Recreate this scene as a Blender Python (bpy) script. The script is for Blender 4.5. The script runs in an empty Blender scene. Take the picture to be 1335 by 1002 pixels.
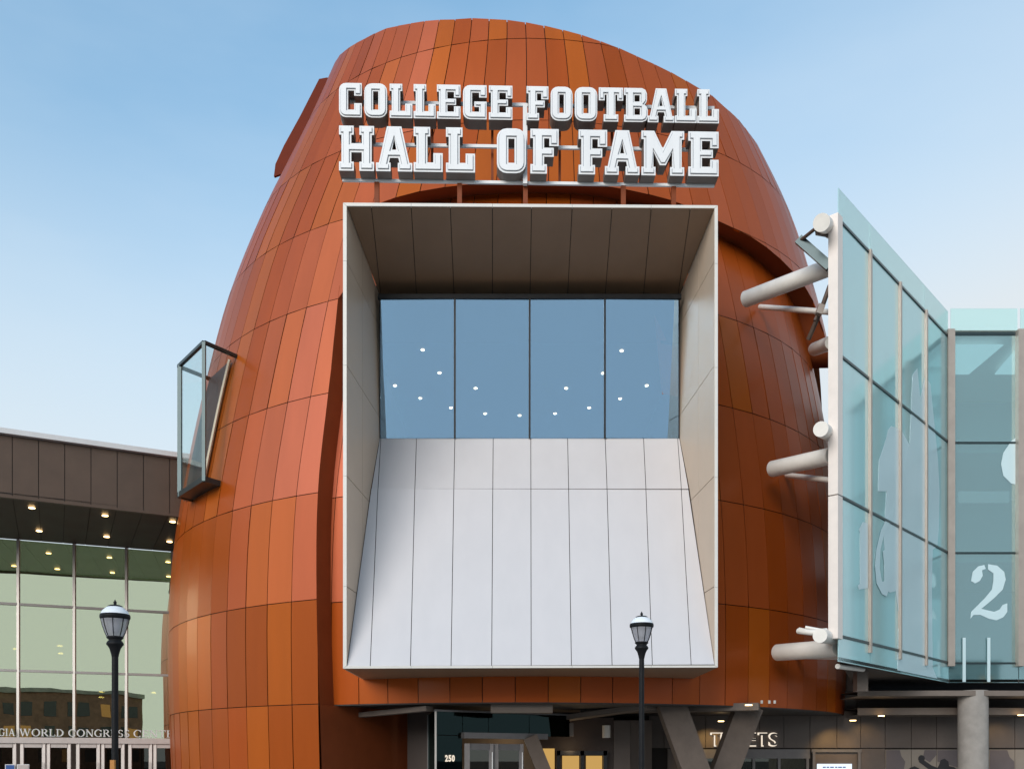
import bpy, bmesh, math, random
import numpy as np
from mathutils import Vector, Matrix, Quaternion, noise
from mathutils.geometry import tessellate_polygon
random.seed(7)
S = bpy.context.scene
R = math.radians
# ------------------------------------------------------------------ camera
EYE = 1.6
cam_d = bpy.data.cameras.new('camera'); cam = bpy.data.objects.new('camera', cam_d)
S.collection.objects.link(cam); S.camera = cam
cam.location = (0, 0, EYE); cam.rotation_euler = (R(90), 0, 0)
cam_d.sensor_width = 36; cam_d.lens = 36*1200/1335
cam_d.shift_y = (990-501)/1335; cam_d.clip_start = .1; cam_d.clip_end = 3000
# ------------------------------------------------------------------ world, sun, exposure
SUN_EL, SUN_AZ = 20, 208           # azimuth clockwise from +Y: behind the camera, to its left
W = bpy.data.worlds.new('World'); S.world = W; W.use_nodes = True
wn, wl = W.node_tree.nodes, W.node_tree.links
wn.clear()
sky = wn.new('ShaderNodeTexSky'); sky.sky_type = 'NISHITA'; sky.sun_disc = False
sky.sun_elevation = R(SUN_EL); sky.sun_rotation = R(SUN_AZ)
sky.air_density = 1.0; sky.dust_density = .3; sky.ozone_density = 1.0
bg = wn.new('ShaderNodeBackground'); bg.inputs[1].default_value = .10
wo = wn.new('ShaderNodeOutputWorld')
tc = wn.new('ShaderNodeTexCoord'); mp = wn.new('ShaderNodeMapping'); mp.inputs['Scale'].default_value = (1, 1, 3.2)
nz = wn.new('ShaderNodeTexNoise'); nz.inputs['Scale'].default_value = 2.1; nz.inputs['Detail'].default_value = 5; nz.inputs['Roughness'].default_value = .55
rp = wn.new('ShaderNodeMapRange'); rp.inputs[1].default_value = .45; rp.inputs[2].default_value = .8; rp.inputs[4].default_value = .22
mx = wn.new('ShaderNodeMix'); mx.data_type = 'RGBA'; mx.inputs[7].default_value = (3.2, 3.6, 4.0, 1)
wl.new(tc.outputs['Generated'], mp.inputs[0]); wl.new(mp.outputs[0], nz.inputs[0]); wl.new(nz.outputs[0], rp.inputs[0])
wl.new(rp.outputs[0], mx.inputs[0]); 
ti = wn.new('ShaderNodeMix'); ti.data_type = 'RGBA'; ti.blend_type = 'MULTIPLY'; ti.inputs[0].default_value = 1; ti.inputs[7].default_value = (.56, 1.0, 1.06, 1)
wl.new(sky.outputs[0], ti.inputs[6]); wl.new(ti.outputs[2], mx.inputs[6]); 
sep = wn.new('ShaderNodeSeparateXYZ'); wl.new(tc.outputs['Generated'], sep.inputs[0])
hz = wn.new('ShaderNodeMapRange'); hz.interpolation_type = 'SMOOTHSTEP'; hz.inputs[1].default_value = .22; hz.inputs[2].default_value = .72; hz.inputs[3].default_value = .95; hz.inputs[4].default_value = .0
wl.new(sep.outputs[2], hz.inputs[0])
mz = wn.new('ShaderNodeMix'); mz.data_type = 'RGBA'; mz.inputs[7].default_value = (2.85, 3.12, 3.32, 1)

vx = wn.new('ShaderNodeMapRange'); vx.interpolation_type = 'SMOOTHSTEP'; vx.inputs[1].default_value = -.35; vx.inputs[2].default_value = .75; vx.inputs[4].default_value = .42
ad = wn.new('ShaderNodeMath'); ad.operation = 'ADD'; ad.use_clamp = True
wl.new(sep.outputs[0], vx.inputs[0]); wl.new(vx.outputs[0], ad.inputs[0]); wl.new(hz.outputs[0], ad.inputs[1]); wl.new(ad.outputs[0], mz.inputs[0]); wl.new(mx.outputs[2], mz.inputs[6]); wl.new(mz.outputs[2], bg.inputs[0]); wl.new(bg.outputs[0], wo.inputs[0])
sd = bpy.data.lights.new('sun', 'SUN'); sd.energy = 1.15; sd.angle = R(38); sd.color = (1, .92, .84)
sun = bpy.data.objects.new('sun', sd); S.collection.objects.link(sun)
sv = Vector((math.sin(R(SUN_AZ))*math.cos(R(SUN_EL)), math.cos(R(SUN_AZ))*math.cos(R(SUN_EL)), math.sin(R(SUN_EL))))
sun.rotation_euler = sv.to_track_quat('Z', 'Y').to_euler(); sun.location = (-20, -20, 40)
S.view_settings.view_transform = 'Standard'; S.view_settings.look = 'None'
S.view_settings.gamma = 1; S.view_settings.exposure = 1.4; S.view_settings.use_curve_mapping = False
S.render.resolution_x, S.render.resolution_y = 1024, 768
# ------------------------------------------------------------------ measuring helpers
K = .75                                 # metres per survey unit for everything of the buildings
def at(x, y, D, k=K):                   # the point seen at photo pixel x, y lying D survey units away
    D = D*k
    return Vector(((x-667.5)/1200*D, D, EYE+(990-y)/1200*D))
class VP:                               # a vertical plane through two surveyed points
    def __init__(s, xa, Da, xb, Db):
        s.a = at(xa, 990, Da); s.b = at(xb, 990, Db)
        d = s.b-s.a; d.z = 0; s.e = d.normalized(); s.n = Vector((s.e.y, -s.e.x, 0))
        if s.n.y > 0: s.n = -s.n
    def at(s, x, y, back=0):
        a = s.a - s.n*back
        dr = Vector(((x-667.5)/1200, 1, (990-y)/1200))
        t = (a.x*s.n.x+a.y*s.n.y)/(dr.x*s.n.x+dr.y*s.n.y)
        return Vector((0, 0, EYE))+dr*t
# ------------------------------------------------------------------ materials
def mat(name, base, rough=.5, metal=0, var=.06, vs=1.5, bump=0, bs=8, spec=.5, emit=None, es=0, objcol=False, streak=False, coat=0):
    m = bpy.data.materials.new(name); m.use_nodes = True; n, l = m.node_tree.nodes, m.node_tree.links
    b = n['Principled BSDF']; b.inputs['Roughness'].default_value = rough; b.inputs['Metallic'].default_value = metal
    b.inputs['Specular IOR Level'].default_value = spec; b.inputs['Coat Weight'].default_value = coat; b.inputs['Coat Roughness'].default_value = .12
    g = n.new('ShaderNodeNewGeometry'); mpn = n.new('ShaderNodeMapping')
    if streak: mpn.inputs['Scale'].default_value = (1, 1, .12)
    l.new(g.outputs['Position'], mpn.inputs[0])
    t = n.new('ShaderNodeTexNoise'); t.inputs['Scale'].default_value = vs; t.inputs['Detail'].default_value = 6; t.inputs['Roughness'].default_value = .6
    l.new(mpn.outputs[0], t.inputs[0])
    r = n.new('ShaderNodeMapRange'); r.inputs[1].default_value = .3; r.inputs[2].default_value = .7; r.inputs[3].default_value = 1-var; r.inputs[4].default_value = 1+var
    l.new(t.outputs[0], r.inputs[0])
    x = n.new('ShaderNodeMix'); x.data_type = 'RGBA'; x.blend_type = 'MULTIPLY'; x.inputs[0].default_value = 1
    if objcol:
        oi = n.new('ShaderNodeObjectInfo'); l.new(oi.outputs['Color'], x.inputs[6])
    else: x.inputs[6].default_value = (*base, 1)
    l.new(r.outputs[0], x.inputs[7]); l.new(x.outputs[2], b.inputs['Base Color'])
    r2 = n.new('ShaderNodeMapRange'); r2.inputs[3].default_value = max(0, rough-.06); r2.inputs[4].default_value = rough+.08
    l.new(t.outputs[0], r2.inputs[0]); l.new(r2.outputs[0], b.inputs['Roughness'])
    if bump:
        t2 = n.new('ShaderNodeTexNoise'); t2.inputs['Scale'].default_value = bs; t2.inputs['Detail'].default_value = 3
        l.new(g.outputs['Position'], t2.inputs[0]); bp = n.new('ShaderNodeBump'); bp.inputs['Strength'].default_value = bump; bp.inputs['Distance'].default_value = .05
        l.new(t2.outputs[0], bp.inputs['Height']); l.new(bp.outputs[0], b.inputs['Normal'])
    if emit: b.inputs['Emission Color'].default_value = (*emit, 1); b.inputs['Emission Strength'].default_value = es
    return m
def glass(name, tint, refl, trans, rough=.01, body=None, bodyw=0, wob=.0, ws=.6, ior=1.5):
    # coated pane: mirror part + see-through part + optional frit / tint body; all physical surface terms
    m = bpy.data.materials.new(name); m.use_nodes = True; n, l = m.node_tree.nodes, m.node_tree.links; n.clear()
    o = n.new('ShaderNodeOutputMaterial'); gl = n.new('ShaderNodeBsdfGlossy'); gl.inputs[0].default_value = (*tint, 1); gl.inputs['Roughness'].default_value = rough
    tr = n.new('ShaderNodeBsdfTransparent'); tr.inputs[0].default_value = (*trans, 1)
    f = n.new('ShaderNodeFresnel'); gb = n.new('ShaderNodeNewGeometry'); mb = n.new('ShaderNodeMapRange'); mb.inputs[3].default_value = ior; mb.inputs[4].default_value = 1/ior
    l.new(gb.outputs['Backfacing'], mb.inputs[0]); l.new(mb.outputs[0], f.inputs[0])
    mr = n.new('ShaderNodeMapRange'); mr.inputs[1].default_value = .04; mr.inputs[2].default_value = 1; mr.inputs[3].default_value = refl; mr.inputs[4].default_value = 1
    l.new(f.outputs[0], mr.inputs[0]); a = n.new('ShaderNodeMixShader'); l.new(mr.outputs[0], a.inputs[0])
    if body:
        df = n.new('ShaderNodeBsdfDiffuse'); df.inputs[0].default_value = (*body, 1); c = n.new('ShaderNodeMixShader'); c.inputs[0].default_value = bodyw
        l.new(tr.outputs[0], c.inputs[1]); l.new(df.outputs[0], c.inputs[2]); l.new(c.outputs[0], a.inputs[1])
    else: l.new(tr.outputs[0], a.inputs[1])
    l.new(gl.outputs[0], a.inputs[2]); l.new(a.outputs[0], o.inputs[0])
    if wob:
        g = n.new('ShaderNodeNewGeometry'); t = n.new('ShaderNodeTexNoise'); t.inputs['Scale'].default_value = ws; t.inputs['Detail'].default_value = 1
        l.new(g.outputs['Position'], t.inputs[0]); bp = n.new('ShaderNodeBump'); bp.inputs['Strength'].default_value = 1; bp.inputs['Distance'].default_value = wob
        l.new(t.outputs[0], bp.inputs['Height']); l.new(bp.outputs[0], gl.inputs['Normal'])
    return m
def glow(name, c, s):
    m = bpy.data.materials.new(name); m.use_nodes = True; n, l = m.node_tree.nodes, m.node_tree.links; n.clear()
    e = n.new('ShaderNodeEmission'); e.inputs[0].default_value = (*c, 1); e.inputs[1].default_value = s
    t = n.new('ShaderNodeTexNoise'); t.inputs['Scale'].default_value = 2
    o = n.new('ShaderNodeOutputMaterial'); l.new(e.outputs[0], o.inputs[0]); return m
M = dict(
    shell=mat('anodised_orange', (0, 0, 0), .36, .18, .06, .9, bump=.12, bs=.6, spec=.17, objcol=True, streak=True, coat=.06),
    shelldark=mat('orange_edge', (.19, .045, .014), .5, 0, .08, 1.2, spec=.2),
    findark=mat('shaded_fin', (.13, .022, .009), .6, 0, .1, 1.2, spec=.08),  # shell colour darkened to hold the shade on the fin
    joint=mat('dark_joint', (.02, .016, .014), .8),
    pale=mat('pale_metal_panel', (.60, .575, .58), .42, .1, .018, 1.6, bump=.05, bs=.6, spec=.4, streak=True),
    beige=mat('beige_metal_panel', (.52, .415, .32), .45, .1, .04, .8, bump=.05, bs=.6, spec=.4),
    revealsof=mat('shaded_reveal_soffit', (.25, .155, .095), .45, .1, .06, .8, bump=.05, bs=.6, spec=.4),  # shade under the window box put into a darker panel colour
    trim=mat('white_trim', (.62, .60, .56), .4, 0, .04, 2),
    white=mat('white_sign_paint', (.70, .71, .72), .45, 0, .04, 3, streak=True),
    letterside=mat('letter_return', (.18, .15, .13), .5, 0, .1, 3),
    groove=mat('letter_groove', (.28, .30, .33), .5),
    black=mat('black_frame', (.02, .022, .025), .35, .3, .1, 3),
    darkteal=mat('dark_teal_frame', (.03, .05, .055), .3, .5, .1, 3),
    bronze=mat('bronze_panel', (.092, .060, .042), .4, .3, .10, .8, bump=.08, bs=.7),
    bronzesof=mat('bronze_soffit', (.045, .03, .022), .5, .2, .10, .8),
    cap=mat('roof_cap', (.62, .62, .62), .35, .3, .05, 2),
    mull=mat('aluminium_mullion', (.42, .40, .38), .4, .4, .06, 3),
    wmull=mat('taupe_mullion', (.36, .31, .27), .4, .35, .08, 2),
    wpost=mat('white_post', (.74, .67, .62), .45, 0, .05, 2),
    pipe=mat('white_steel_pipe', (.74, .71, .66), .38, 0, .06, 2.5),
    steel=mat('brown_steel', (.14, .10, .08), .4, .4, .1, 3),
    doorfr=mat('pale_door_frame', (.55, .50, .47), .45, .1, .06, 3),
    greyfr=mat('grey_door_frame', (.16, .15, .15), .4, .5, .1, 3),
    conc=mat('concrete', (.27, .25, .23), .85, 0, .14, 2.2, bump=.12, bs=14),
    concdark=mat('painted_concrete', (.115, .09, .075), .8, 0, .12, 2.5, bump=.1, bs=10),
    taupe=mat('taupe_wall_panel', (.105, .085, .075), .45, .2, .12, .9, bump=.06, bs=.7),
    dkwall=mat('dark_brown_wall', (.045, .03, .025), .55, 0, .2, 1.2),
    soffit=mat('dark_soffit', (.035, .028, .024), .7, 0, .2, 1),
    ledge=mat('taupe_ledge', (.15, .12, .10), .6, 0, .12, 1.2),
    iron=mat('black_cast_iron', (.006, .006, .007), .55, 0, .15, 9, bump=.15, bs=30, spec=.22),
    lampwhite=mat('white_lamp_dome', (.82, .84, .86), .3, 0, .05, 6),
    lampamber=mat('amber_outlet', (.45, .18, .03), .5),
    paving=mat('paving', (.36, .34, .31), .85, 0, .25, .8, bump=.2, bs=3),
    asphalt=mat('asphalt', (.05, .05, .052), .9, 0, .25, 2, bump=.3, bs=20),
    mural=mat('mural_ground', (.20, .175, .15), .6, 0, .1, 1),
    muralp=mat('mural_purple', (.095, .08, .085), .6, 0, .1, 1),
    mfig=mat('mural_figure', (.012, .012, .016), .6),
    frit=glass('frit_figure', (.85, .92, .95), .10, (.7, .8, .82), .2, (.56, .72, .76), .85),
    brick=mat('brick', (.26, .13, .085), .85, 0, .3, 1.5), stone=mat('limestone', (.36, .33, .28), .85, 0, .2, 1.2),
    leaf=mat('leaf', (.05, .075, .025), .7, 0, .5, 1.1), bark=mat('bark', (.08, .06, .045), .9, 0, .3, 4),
    winglass=glass('blue_window_glass', (.44, .67, .90), .42, (.80, .88, .90), .0, wob=.006, ws=.35),
    cwglass=glass('curtain_wall_glass', (.86, .90, .66), .62, (.55, .6, .45), .0, wob=.0035, ws=.5),
    tealglass=glass('teal_wing_glass', (.80, .93, .95), .30, (.42, .72, .72), .09, (.42, .68, .70), .66),
    frontglass=glass('slate_wing_glass', (.64, .80, .82), .26, (.66, .86, .88), .04, (.18, .32, .35), .25),
    tube=glow('added_glass_glow', (.85, .97, 1), .42), streakglow=glow('added_streak_glow', (.85, .97, 1), .10),  # emitters added for the pale gleams in the wing glass
    paraglass=glass('pale_parapet_glass', (.9, .97, .97), .15, (.80, .94, .93), .03, (.60, .80, .79), .5),
    bayglass=glass('bay_glass', (.7, .85, .85), .05, (.965, .992, .988), .0, ior=1.22),
    vestglass=glass('vestibule_glass', (.25, .40, .40), .05, (.08, .12, .12), .0),
    darkglass=glass('dark_door_glass', (.6, .62, .55), .12, (.3, .28, .24), .0),
    lampglass=glass('prismatic_lamp_glass', (.85, .88, .95), .20, (.72, .72, .76), .08, (.50, .48, .50), .45),
    warm=glow('warm_downlight', (1, .66, .30), 3), roomlight=glow('room_downlight', (1, .74, .45), 7),
    yellow=glow('lit_doorway', (1, .60, .18), .22), halo=glow('halo_letter', (1, .86, .70), .38),
    screen=glow('screen_white', (.75, .85, 1), .5), blue=mat('screen_blue', (.05, .12, .35), .4),
    inwall=mat('interior_wall', (.02, .02, .022), .8), inceil=mat('interior_ceiling', (.02, .022, .025), .9, spec=.1),
    tealin=mat('interior_teal', (.26, .36, .37), .8),
    litwin=glow('lit_window', (1, .55, .22), .12),
    shutter=mat('dusky_window', (.03, .035, .04), .2),
)
# ------------------------------------------------------------------ object helpers
def link(o): S.collection.objects.link(o); return o
def thing(name, loc, label=None, cat=None, group=None, kind=None):
    o = link(bpy.data.objects.new(name, None)); o.location = loc; o.empty_display_size = .3
    return tag(o, label, cat, group, kind)
def tag(o, label=None, cat=None, group=None, kind=None):
    for k_, v in (('label', label), ('category', cat), ('group', group), ('kind', kind)):
        if v: o[k_] = v
    return o
def root_loc(o):
    v = Vector((0, 0, 0))
    while o: v += o.location; o = o.parent
    return v
def part(name, vf, m, parent=None, color=None, smooth=False, label=None, kind=None):
    """one mesh object; its vertices are given in world coordinates"""
    v, f = vf
    base = root_loc(parent) if parent else Vector((0, 0, 0))
    me = bpy.data.meshes.new(name); me.from_pydata([tuple(Vector(p)-base) for p in v], [], f); me.materials.append(m)
    if smooth: me.polygons.foreach_set('use_smooth', [True]*len(me.polygons))
    o = link(bpy.data.objects.new(name, me)); o.parent = parent
    if color: o.color = (*color, 1)
    return tag(o, label, kind=kind)
def join(*vfs):
    V, F = [], []
    for v, f in vfs:
        n = len(V); V += [tuple(p) for p in v]; F += [tuple(i+n for i in q) for q in f]
    return V, F
def nrm(p):
    n = Vector((0, 0, 0))
    for i in range(len(p)):
        a, b = p[i], p[(i+1) % len(p)]; n += Vector(a).cross(Vector(b))
    return n.normalized()
def inset(p, n, g):
    q = []
    L = len(p)
    for i in range(L):
        a, b, c = p[i-1], p[i], p[(i+1) % L]
        n1 = n.cross((b-a).normalized()); n2 = n.cross((c-b).normalized()); d = 1+n1.dot(n2)
        q.append(b+(n1+n2)*(g/max(d, .25)))
    return q
def slab(p, t, gap=0, toward=None):
    """flat plate: polygon p is the front face, t its thickness behind it (front faces 'toward', by default the camera)"""
    p = [Vector(a) for a in p]; n = nrm(p); c = sum(p, Vector())/len(p)
    tv = (Vector(toward) if toward is not None else Vector((0, 0, EYE)))-c
    if n.dot(tv) < 0: p.reverse(); n = -n
    if gap: p = inset(p, n, gap)
    L = len(p); V = p+[a-n*t for a in p]
    return V, [tuple(range(L)), tuple(range(2*L-1, L-1, -1))]+[(i, i+L, (i+1) % L+L, (i+1) % L) for i in range(L)]
def cut(polys, pt, n):
    out = []; n = Vector(n)
    for p in polys:
        A, B = [], []
        for i in range(len(p)):
            a, b = p[i], p[(i+1) % len(p)]; da, db = (a-pt).dot(n), (b-pt).dot(n)
            if da >= 0: A.append(a)
            if da <= 0: B.append(a)
            if da*db < 0: x = a+(b-a)*(da/(da-db)); A.append(x); B.append(x)
        for q in (A, B):
            if len(q) > 2:
                ar = Vector((0, 0, 0))
                for i in range(len(q)): ar += q[i].cross(q[(i+1) % len(q)])
                if ar.length > .02: out.append(q)
    return out
def box(c, s, e=(1, 0, 0)):
    """box centred at c, sizes s along e, its horizontal normal, and z"""
    e = Vector(e).normalized(); f = Vector((-e.y, e.x, 0)); z = Vector((0, 0, 1)); c = Vector(c)
    V = [c+e*(s[0]/2*i)+f*(s[1]/2*j)+z*(s[2]/2*k) for i in (-1, 1) for j in (-1, 1) for k in (-1, 1)]
    return V, [(0, 1, 3, 2), (4, 6, 7, 5), (0, 4, 5, 1), (2, 3, 7, 6), (0, 2, 6, 4), (1, 5, 7, 3)]
def bar(a, b, w, d=None, up=(0, 0, 1)):
    """square bar from a to b"""
    a, b = Vector(a), Vector(b); t = (b-a).normalized(); u = Vector(up)
    if abs(t.dot(u)) > .95: u = Vector((0, 1, 0))
    s = t.cross(u).normalized(); u = s.cross(t); d = d or w
    V = [p+s*(w/2*i)+u*(d/2*j) for p in (a, b) for i, j in ((-1, -1), (1, -1), (1, 1), (-1, 1))]
    return V, [(3, 2, 1, 0), (4, 5, 6, 7)]+[(i, (i+1) % 4, (i+1) % 4+4, i+4) for i in range(4)]
def tube(pts, rad, seg=16, caps=True):
    pts = [Vector(p) for p in pts]; rad = rad if isinstance(rad, (list, tuple)) else [rad]*len(pts); V, F = [], []
    t0 = (pts[1]-pts[0]).normalized(); u = Vector((0, 0, 1)) if abs(t0.z) < .9 else Vector((0, 1, 0)); s = t0.cross(u).normalized()
    for i, p in enumerate(pts):
        t = (pts[min(i+1, len(pts)-1)]-pts[max(i-1, 0)]).normalized(); s = (s-t*s.dot(t)).normalized(); w = s.cross(t)
        V += [p+(s*math.cos(a)+w*math.sin(a))*rad[i] for a in [2*math.pi*j/seg for j in range(seg)]]
    for i in range(len(pts)-1):
        for j in range(seg): F.append((i*seg+j, i*seg+(j+1) % seg, (i+1)*seg+(j+1) % seg, (i+1)*seg+j))
    if caps:
        n = len(V); V += V[:seg]+V[-seg:]; F += [tuple(range(n+seg-1, n-1, -1)), tuple(range(n+seg, n+2*seg))]
    return V, F
def lathe(prof, c=(0, 0, 0), seg=28):
    c = Vector(c); V, F = [], []
    for r, z in prof: V += [c+Vector((r*math.cos(2*math.pi*j/seg), r*math.sin(2*math.pi*j/seg), z)) for j in range(seg)]
    for i in range(len(prof)-1):
        for j in range(seg): F.append((i*seg+j, i*seg+(j+1) % seg, (i+1)*seg+(j+1) % seg, (i+1)*seg+j))
    return V, F
def prism(loops, O, ex, ez, y0, y1):
    """solid from 2D loops (first outer, others holes) in the plane O, ex, ez; y0..y1 are depths behind the plane"""
    ey = Vector(ex).cross(Vector(ez)); ey = -ey if ey.y < 0 else ey
    flat = [p for l in loops for p in l]; n = len(flat)
    tris = tessellate_polygon([[Vector((a, b, 0)) for a, b in l] for l in loops])
    P = [O+ex*a+ez*b for a, b in flat]
    V = [p+ey*y0 for p in P]+[p+ey*y1 for p in P]; F = [tuple(t) for t in tris]+[tuple(i+n for i in reversed(t)) for t in tris]
    k_ = 0
    for l in loops:
        L = len(l)
        for i in range(L): F.append((k_+i, k_+(i+1) % L, k_+(i+1) % L+n, k_+i+n))
        k_ += L
    return V, F
def off2(loop, d, hole=False):
    ar = sum(loop[i][0]*loop[(i+1) % len(loop)][1]-loop[(i+1) % len(loop)][0]*loop[i][1] for i in range(len(loop)))
    s = (1 if ar > 0 else -1)*(-1 if hole else 1); q = []
    for i in range(len(loop)):
        a, b, c = [Vector(loop[j]) for j in (i-1, i, (i+1) % len(loop))]
        u, v = (b-a), (c-b)
        if u.length < 1e-6 or v.length < 1e-6: q.append(tuple(b)); continue
        u.normalize(); v.normalize(); n1 = Vector((-u.y, u.x))*s; n2 = Vector((-v.y, v.x))*s
        q.append(tuple(b+(n1+n2)*(d/max(.35, 1+n1.dot(n2)))))
    return q

# ------------------------------------------------------------------ ground
tag(part('ground', ([(-900, -900, 0), (900, -900, 0), (900, 900, 0), (-900, 900, 0)], [(0, 1, 2, 3)]), M['asphalt']), kind='structure')
tag(part('plaza', box((0, 18, .06), (90, 48, .12)), M['paving']), kind='structure')

# ------------------------------------------------------------------ the football shaped hall
T = np.array([
    [-2.6, .35, 23.2, 66, 22.9], [2.9, .35, 23.4, 66, 23.1], [7.84, .35, 23.4, 65.8, 23.0], [13.05, .35, 22.85, 65.0, 22.2],
    [18.1, .45, 21.75, 63.6, 20.2], [23.2, .55, 20.3, 62.0, 17.8], [28.0, .65, 18.75, 60.4, 14.8], [32.7, .85, 16.65, 58.9, 11.95],
    [37.2, .85, 13.95, 57.9, 10.4], [42.5, .5, 11.3, 57.8, 8.6]])
DM = [np.gradient(T[:, i], T[:, 0]) for i in range(5)]
def herm(i, x):
    xs, ys, m = T[:, 0], T[:, i], DM[i]; j = int(min(max(np.searchsorted(xs, x)-1, 0), len(xs)-2))
    h = xs[j+1]-xs[j]; t = (x-xs[j])/h
    return (2*t**3-3*t**2+1)*ys[j]+(t**3-2*t**2+t)*h*m[j]+(3*t**2-2*t**3)*ys[j+1]+(t**3-t**2)*h*m[j+1]
def surf(z, deg, off=0):                # survey height, angle -> world point, 'off' survey units inside the skin
    a = R(deg)
    return Vector((K*(herm(1, z)+(herm(2, z)-off)*math.sin(a)), K*(herm(3, z)-(herm(4, z)-off)*math.cos(a)), EYE+K*z))
def px(p): return 667.5+1200*p.x/p.y, 990-1200*(p.z-EYE)/p.y
def hit(x, y, off=0, lo=-85, hi=85):    # where the sight line meets the skin
    best = None
    th, z = (lo+hi)/2, (990-y)*47/1200
    for _ in range(60):
        # alternate: z from row, angle from column
        a, b = lo, hi
        for _ in range(28):
            m_ = (a+b)/2
            if px(surf(z, m_, off))[0] < x: a = m_
            else: b = m_
        th = (a+b)/2
        p = surf(z, th, off); zn = (990-y)/1200*p.y/K
        if abs(zn-z) < 1e-4: break
        z = z*.5+zn*.5
        z = min(max(z, -2.5), 42.4)
    return z, th
RINGS = [-2.2, 2.74, 7.84, 13.05, 18.1, 23.1, 27.9, 32.6, 37.2, 41.5]
STEP = 4.05; TH0 = -24.8
hall = thing('football_hall', (0, 48, 0), 'large football-shaped orange metal hall with a big square picture window', 'building')
INOFF = 1.1
rim_px = [(395, 100), (438, 76), (455, 62), (470, 53), (500, 38), (550, 28), (610, 24), (670, 27), (740, 40), (800, 60), (860, 87), (900, 108), (930, 126), (965, 158), (1000, 205), (1040, 280)]
def rim_y(x): return float(np.interp(x, [p[0] for p in rim_px], [p[1] for p in rim_px]))
def ztop(th):
    if th < -62: return 42.0 if th < -75 else ztop(-61.9)+0
    z = 30.
    while z < 42.3:
        X, Y = px(surf(z, th))
        if Y < rim_y(X): return z
        z += .05
    return 42.3
ZT = {}
def ztc(th):
    k_ = round(th, 3)
    if k_ not in ZT: ZT[k_] = ztop(th)
    return ZT[k_]
edge_px = [(441, 395), (436, 430), (431, 480), (424, 540), (418, 600), (414, 660), (413, 770), (418, 860), (427, 916), (421, 960), (419, 1010)]
edge_px = [(443, 372), (438, 420), (432, 480), (425, 540), (418, 600), (414, 660), (413, 770), (415, 860), (417, 916), (420, 1010)]
EH = sorted(hit(x, y) for x, y in edge_px)
def thedge(z): return float(np.interp(z, [h[0] for h in EH], [h[1] for h in EH]))
ZM, THM = EH[-1][0], TH0
EH.append((ZM+.35, 60))
arc_px = [(430, 300), (500, 262), (560, 247), (620, 240), (690, 237), (760, 239), (830, 250), (885, 264), (935, 288), (985, 312), (1020, 340), (1050, 374), (1066, 405), (1078, 440), (1086, 480)]
AH = [hit(x, y) for x, y in arc_px]
AH = sorted([(t, z) for z, t in AH]); AH.append((AH[-1][0]+8, AH[-1][1]-7))
def zarc(th): return float(np.interp(th, [a[0] for a in AH], [a[1] for a in AH]))
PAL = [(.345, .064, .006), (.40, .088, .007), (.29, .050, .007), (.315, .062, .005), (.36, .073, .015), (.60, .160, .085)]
rc = random.Random(21)
CB = {}
def pcolor(th, z):
    col_, row_ = round(th/STEP), round(z/5)
    h = CB.setdefault(col_, rc.random())*.6+rc.random()*.4
    c = PAL[0] if h > .55 else PAL[3] if h > .3 else PAL[1]
    if z > 30: c = PAL[4] if h > .6 else PAL[1] if h < .25 else PAL[0]
    if th > 8: c = PAL[0] if h > .5 else PAL[1] if h < .2 else PAL[4]
    w = max(0, min(1, (th+43)/13))*(1 if th < -20 else 0)*(0 if z < 7 else .55 if z < 13 else 1 if z < 24 else .7 if z < 29 else .35)  # coral lift on left panels paints in the bright sky they mirror
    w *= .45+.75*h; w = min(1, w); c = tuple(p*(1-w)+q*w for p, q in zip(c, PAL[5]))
    s = rc.uniform(.93, 1.07)
    return tuple(a*s for a in c)
def shell_cell(t0, t1, z0f, z1f, off, tmax=None, gap=.015, t=.05):
    nu, nv = 1, 4; G = []
    tilt = rc.uniform(-.012, .012)
    for j in range(nv+1):
        row = []
        for i in range(nu+1):
            th = t0+(t1-t0)*i/nu
            za, zb = z0f(th), z1f(th); g = gap/K
            z = (za+g)+(zb-za-2*g)*j/nv
            te = th
            if isinstance(tmax, tuple): te = max(te, tmax[1](z))
            elif tmax: te = min(te, tmax(z))
            r_ = herm(2, z)*K*max(.35, math.cos(R(te))) if abs(te) < 60 else 8
            te += math.degrees(gap/(K*herm(2, z)))*(1 if i == 0 else -1)
            row.append(surf(z, te, off+(tilt if i else -tilt)))
        G.append(row)
    V = [p for r in G for p in r]; F = []
    for j in range(nv):
        for i in range(nu):
            a = j*(nu+1)+i; F.append((a, a+1, a+nu+2, a+nu+1))
    # skirt, on its own vertices
    rim = [0, 1]+[3, 5, 7, 9]+[8]+[6, 4, 2]
    nV = len(V); cen = surf((z0f(t0)+z1f(t0))/2, (t0+t1)/2, off+4)
    for k_ in rim: V.append(V[k_])
    for k_ in rim:
        d = (cen-V[k_]).normalized(); V.append(V[k_]+d*t)
    L = len(rim)
    for i in range(L): F.append((nV+i, nV+L+i, nV+L+(i+1) % L, nV+(i+1) % L))
    return V, F
BXL, BXR = at(447, 500, 39.9).x-.02, at(936, 500, 40.12).x+.02
def boxth(z, X):
    a, b = -60, 60
    for _ in range(26):
        m_ = (a+b)/2
        if surf(z, m_, INOFF).x < X: a = m_
        else: b = m_
    return (a+b)/2
def _col(th): return TH0+math.floor((th-TH0)/STEP)*STEP
BOXL, BOXR = boxth(14, BXL), boxth(14, BXR)
cells = []
k0 = -17
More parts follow.
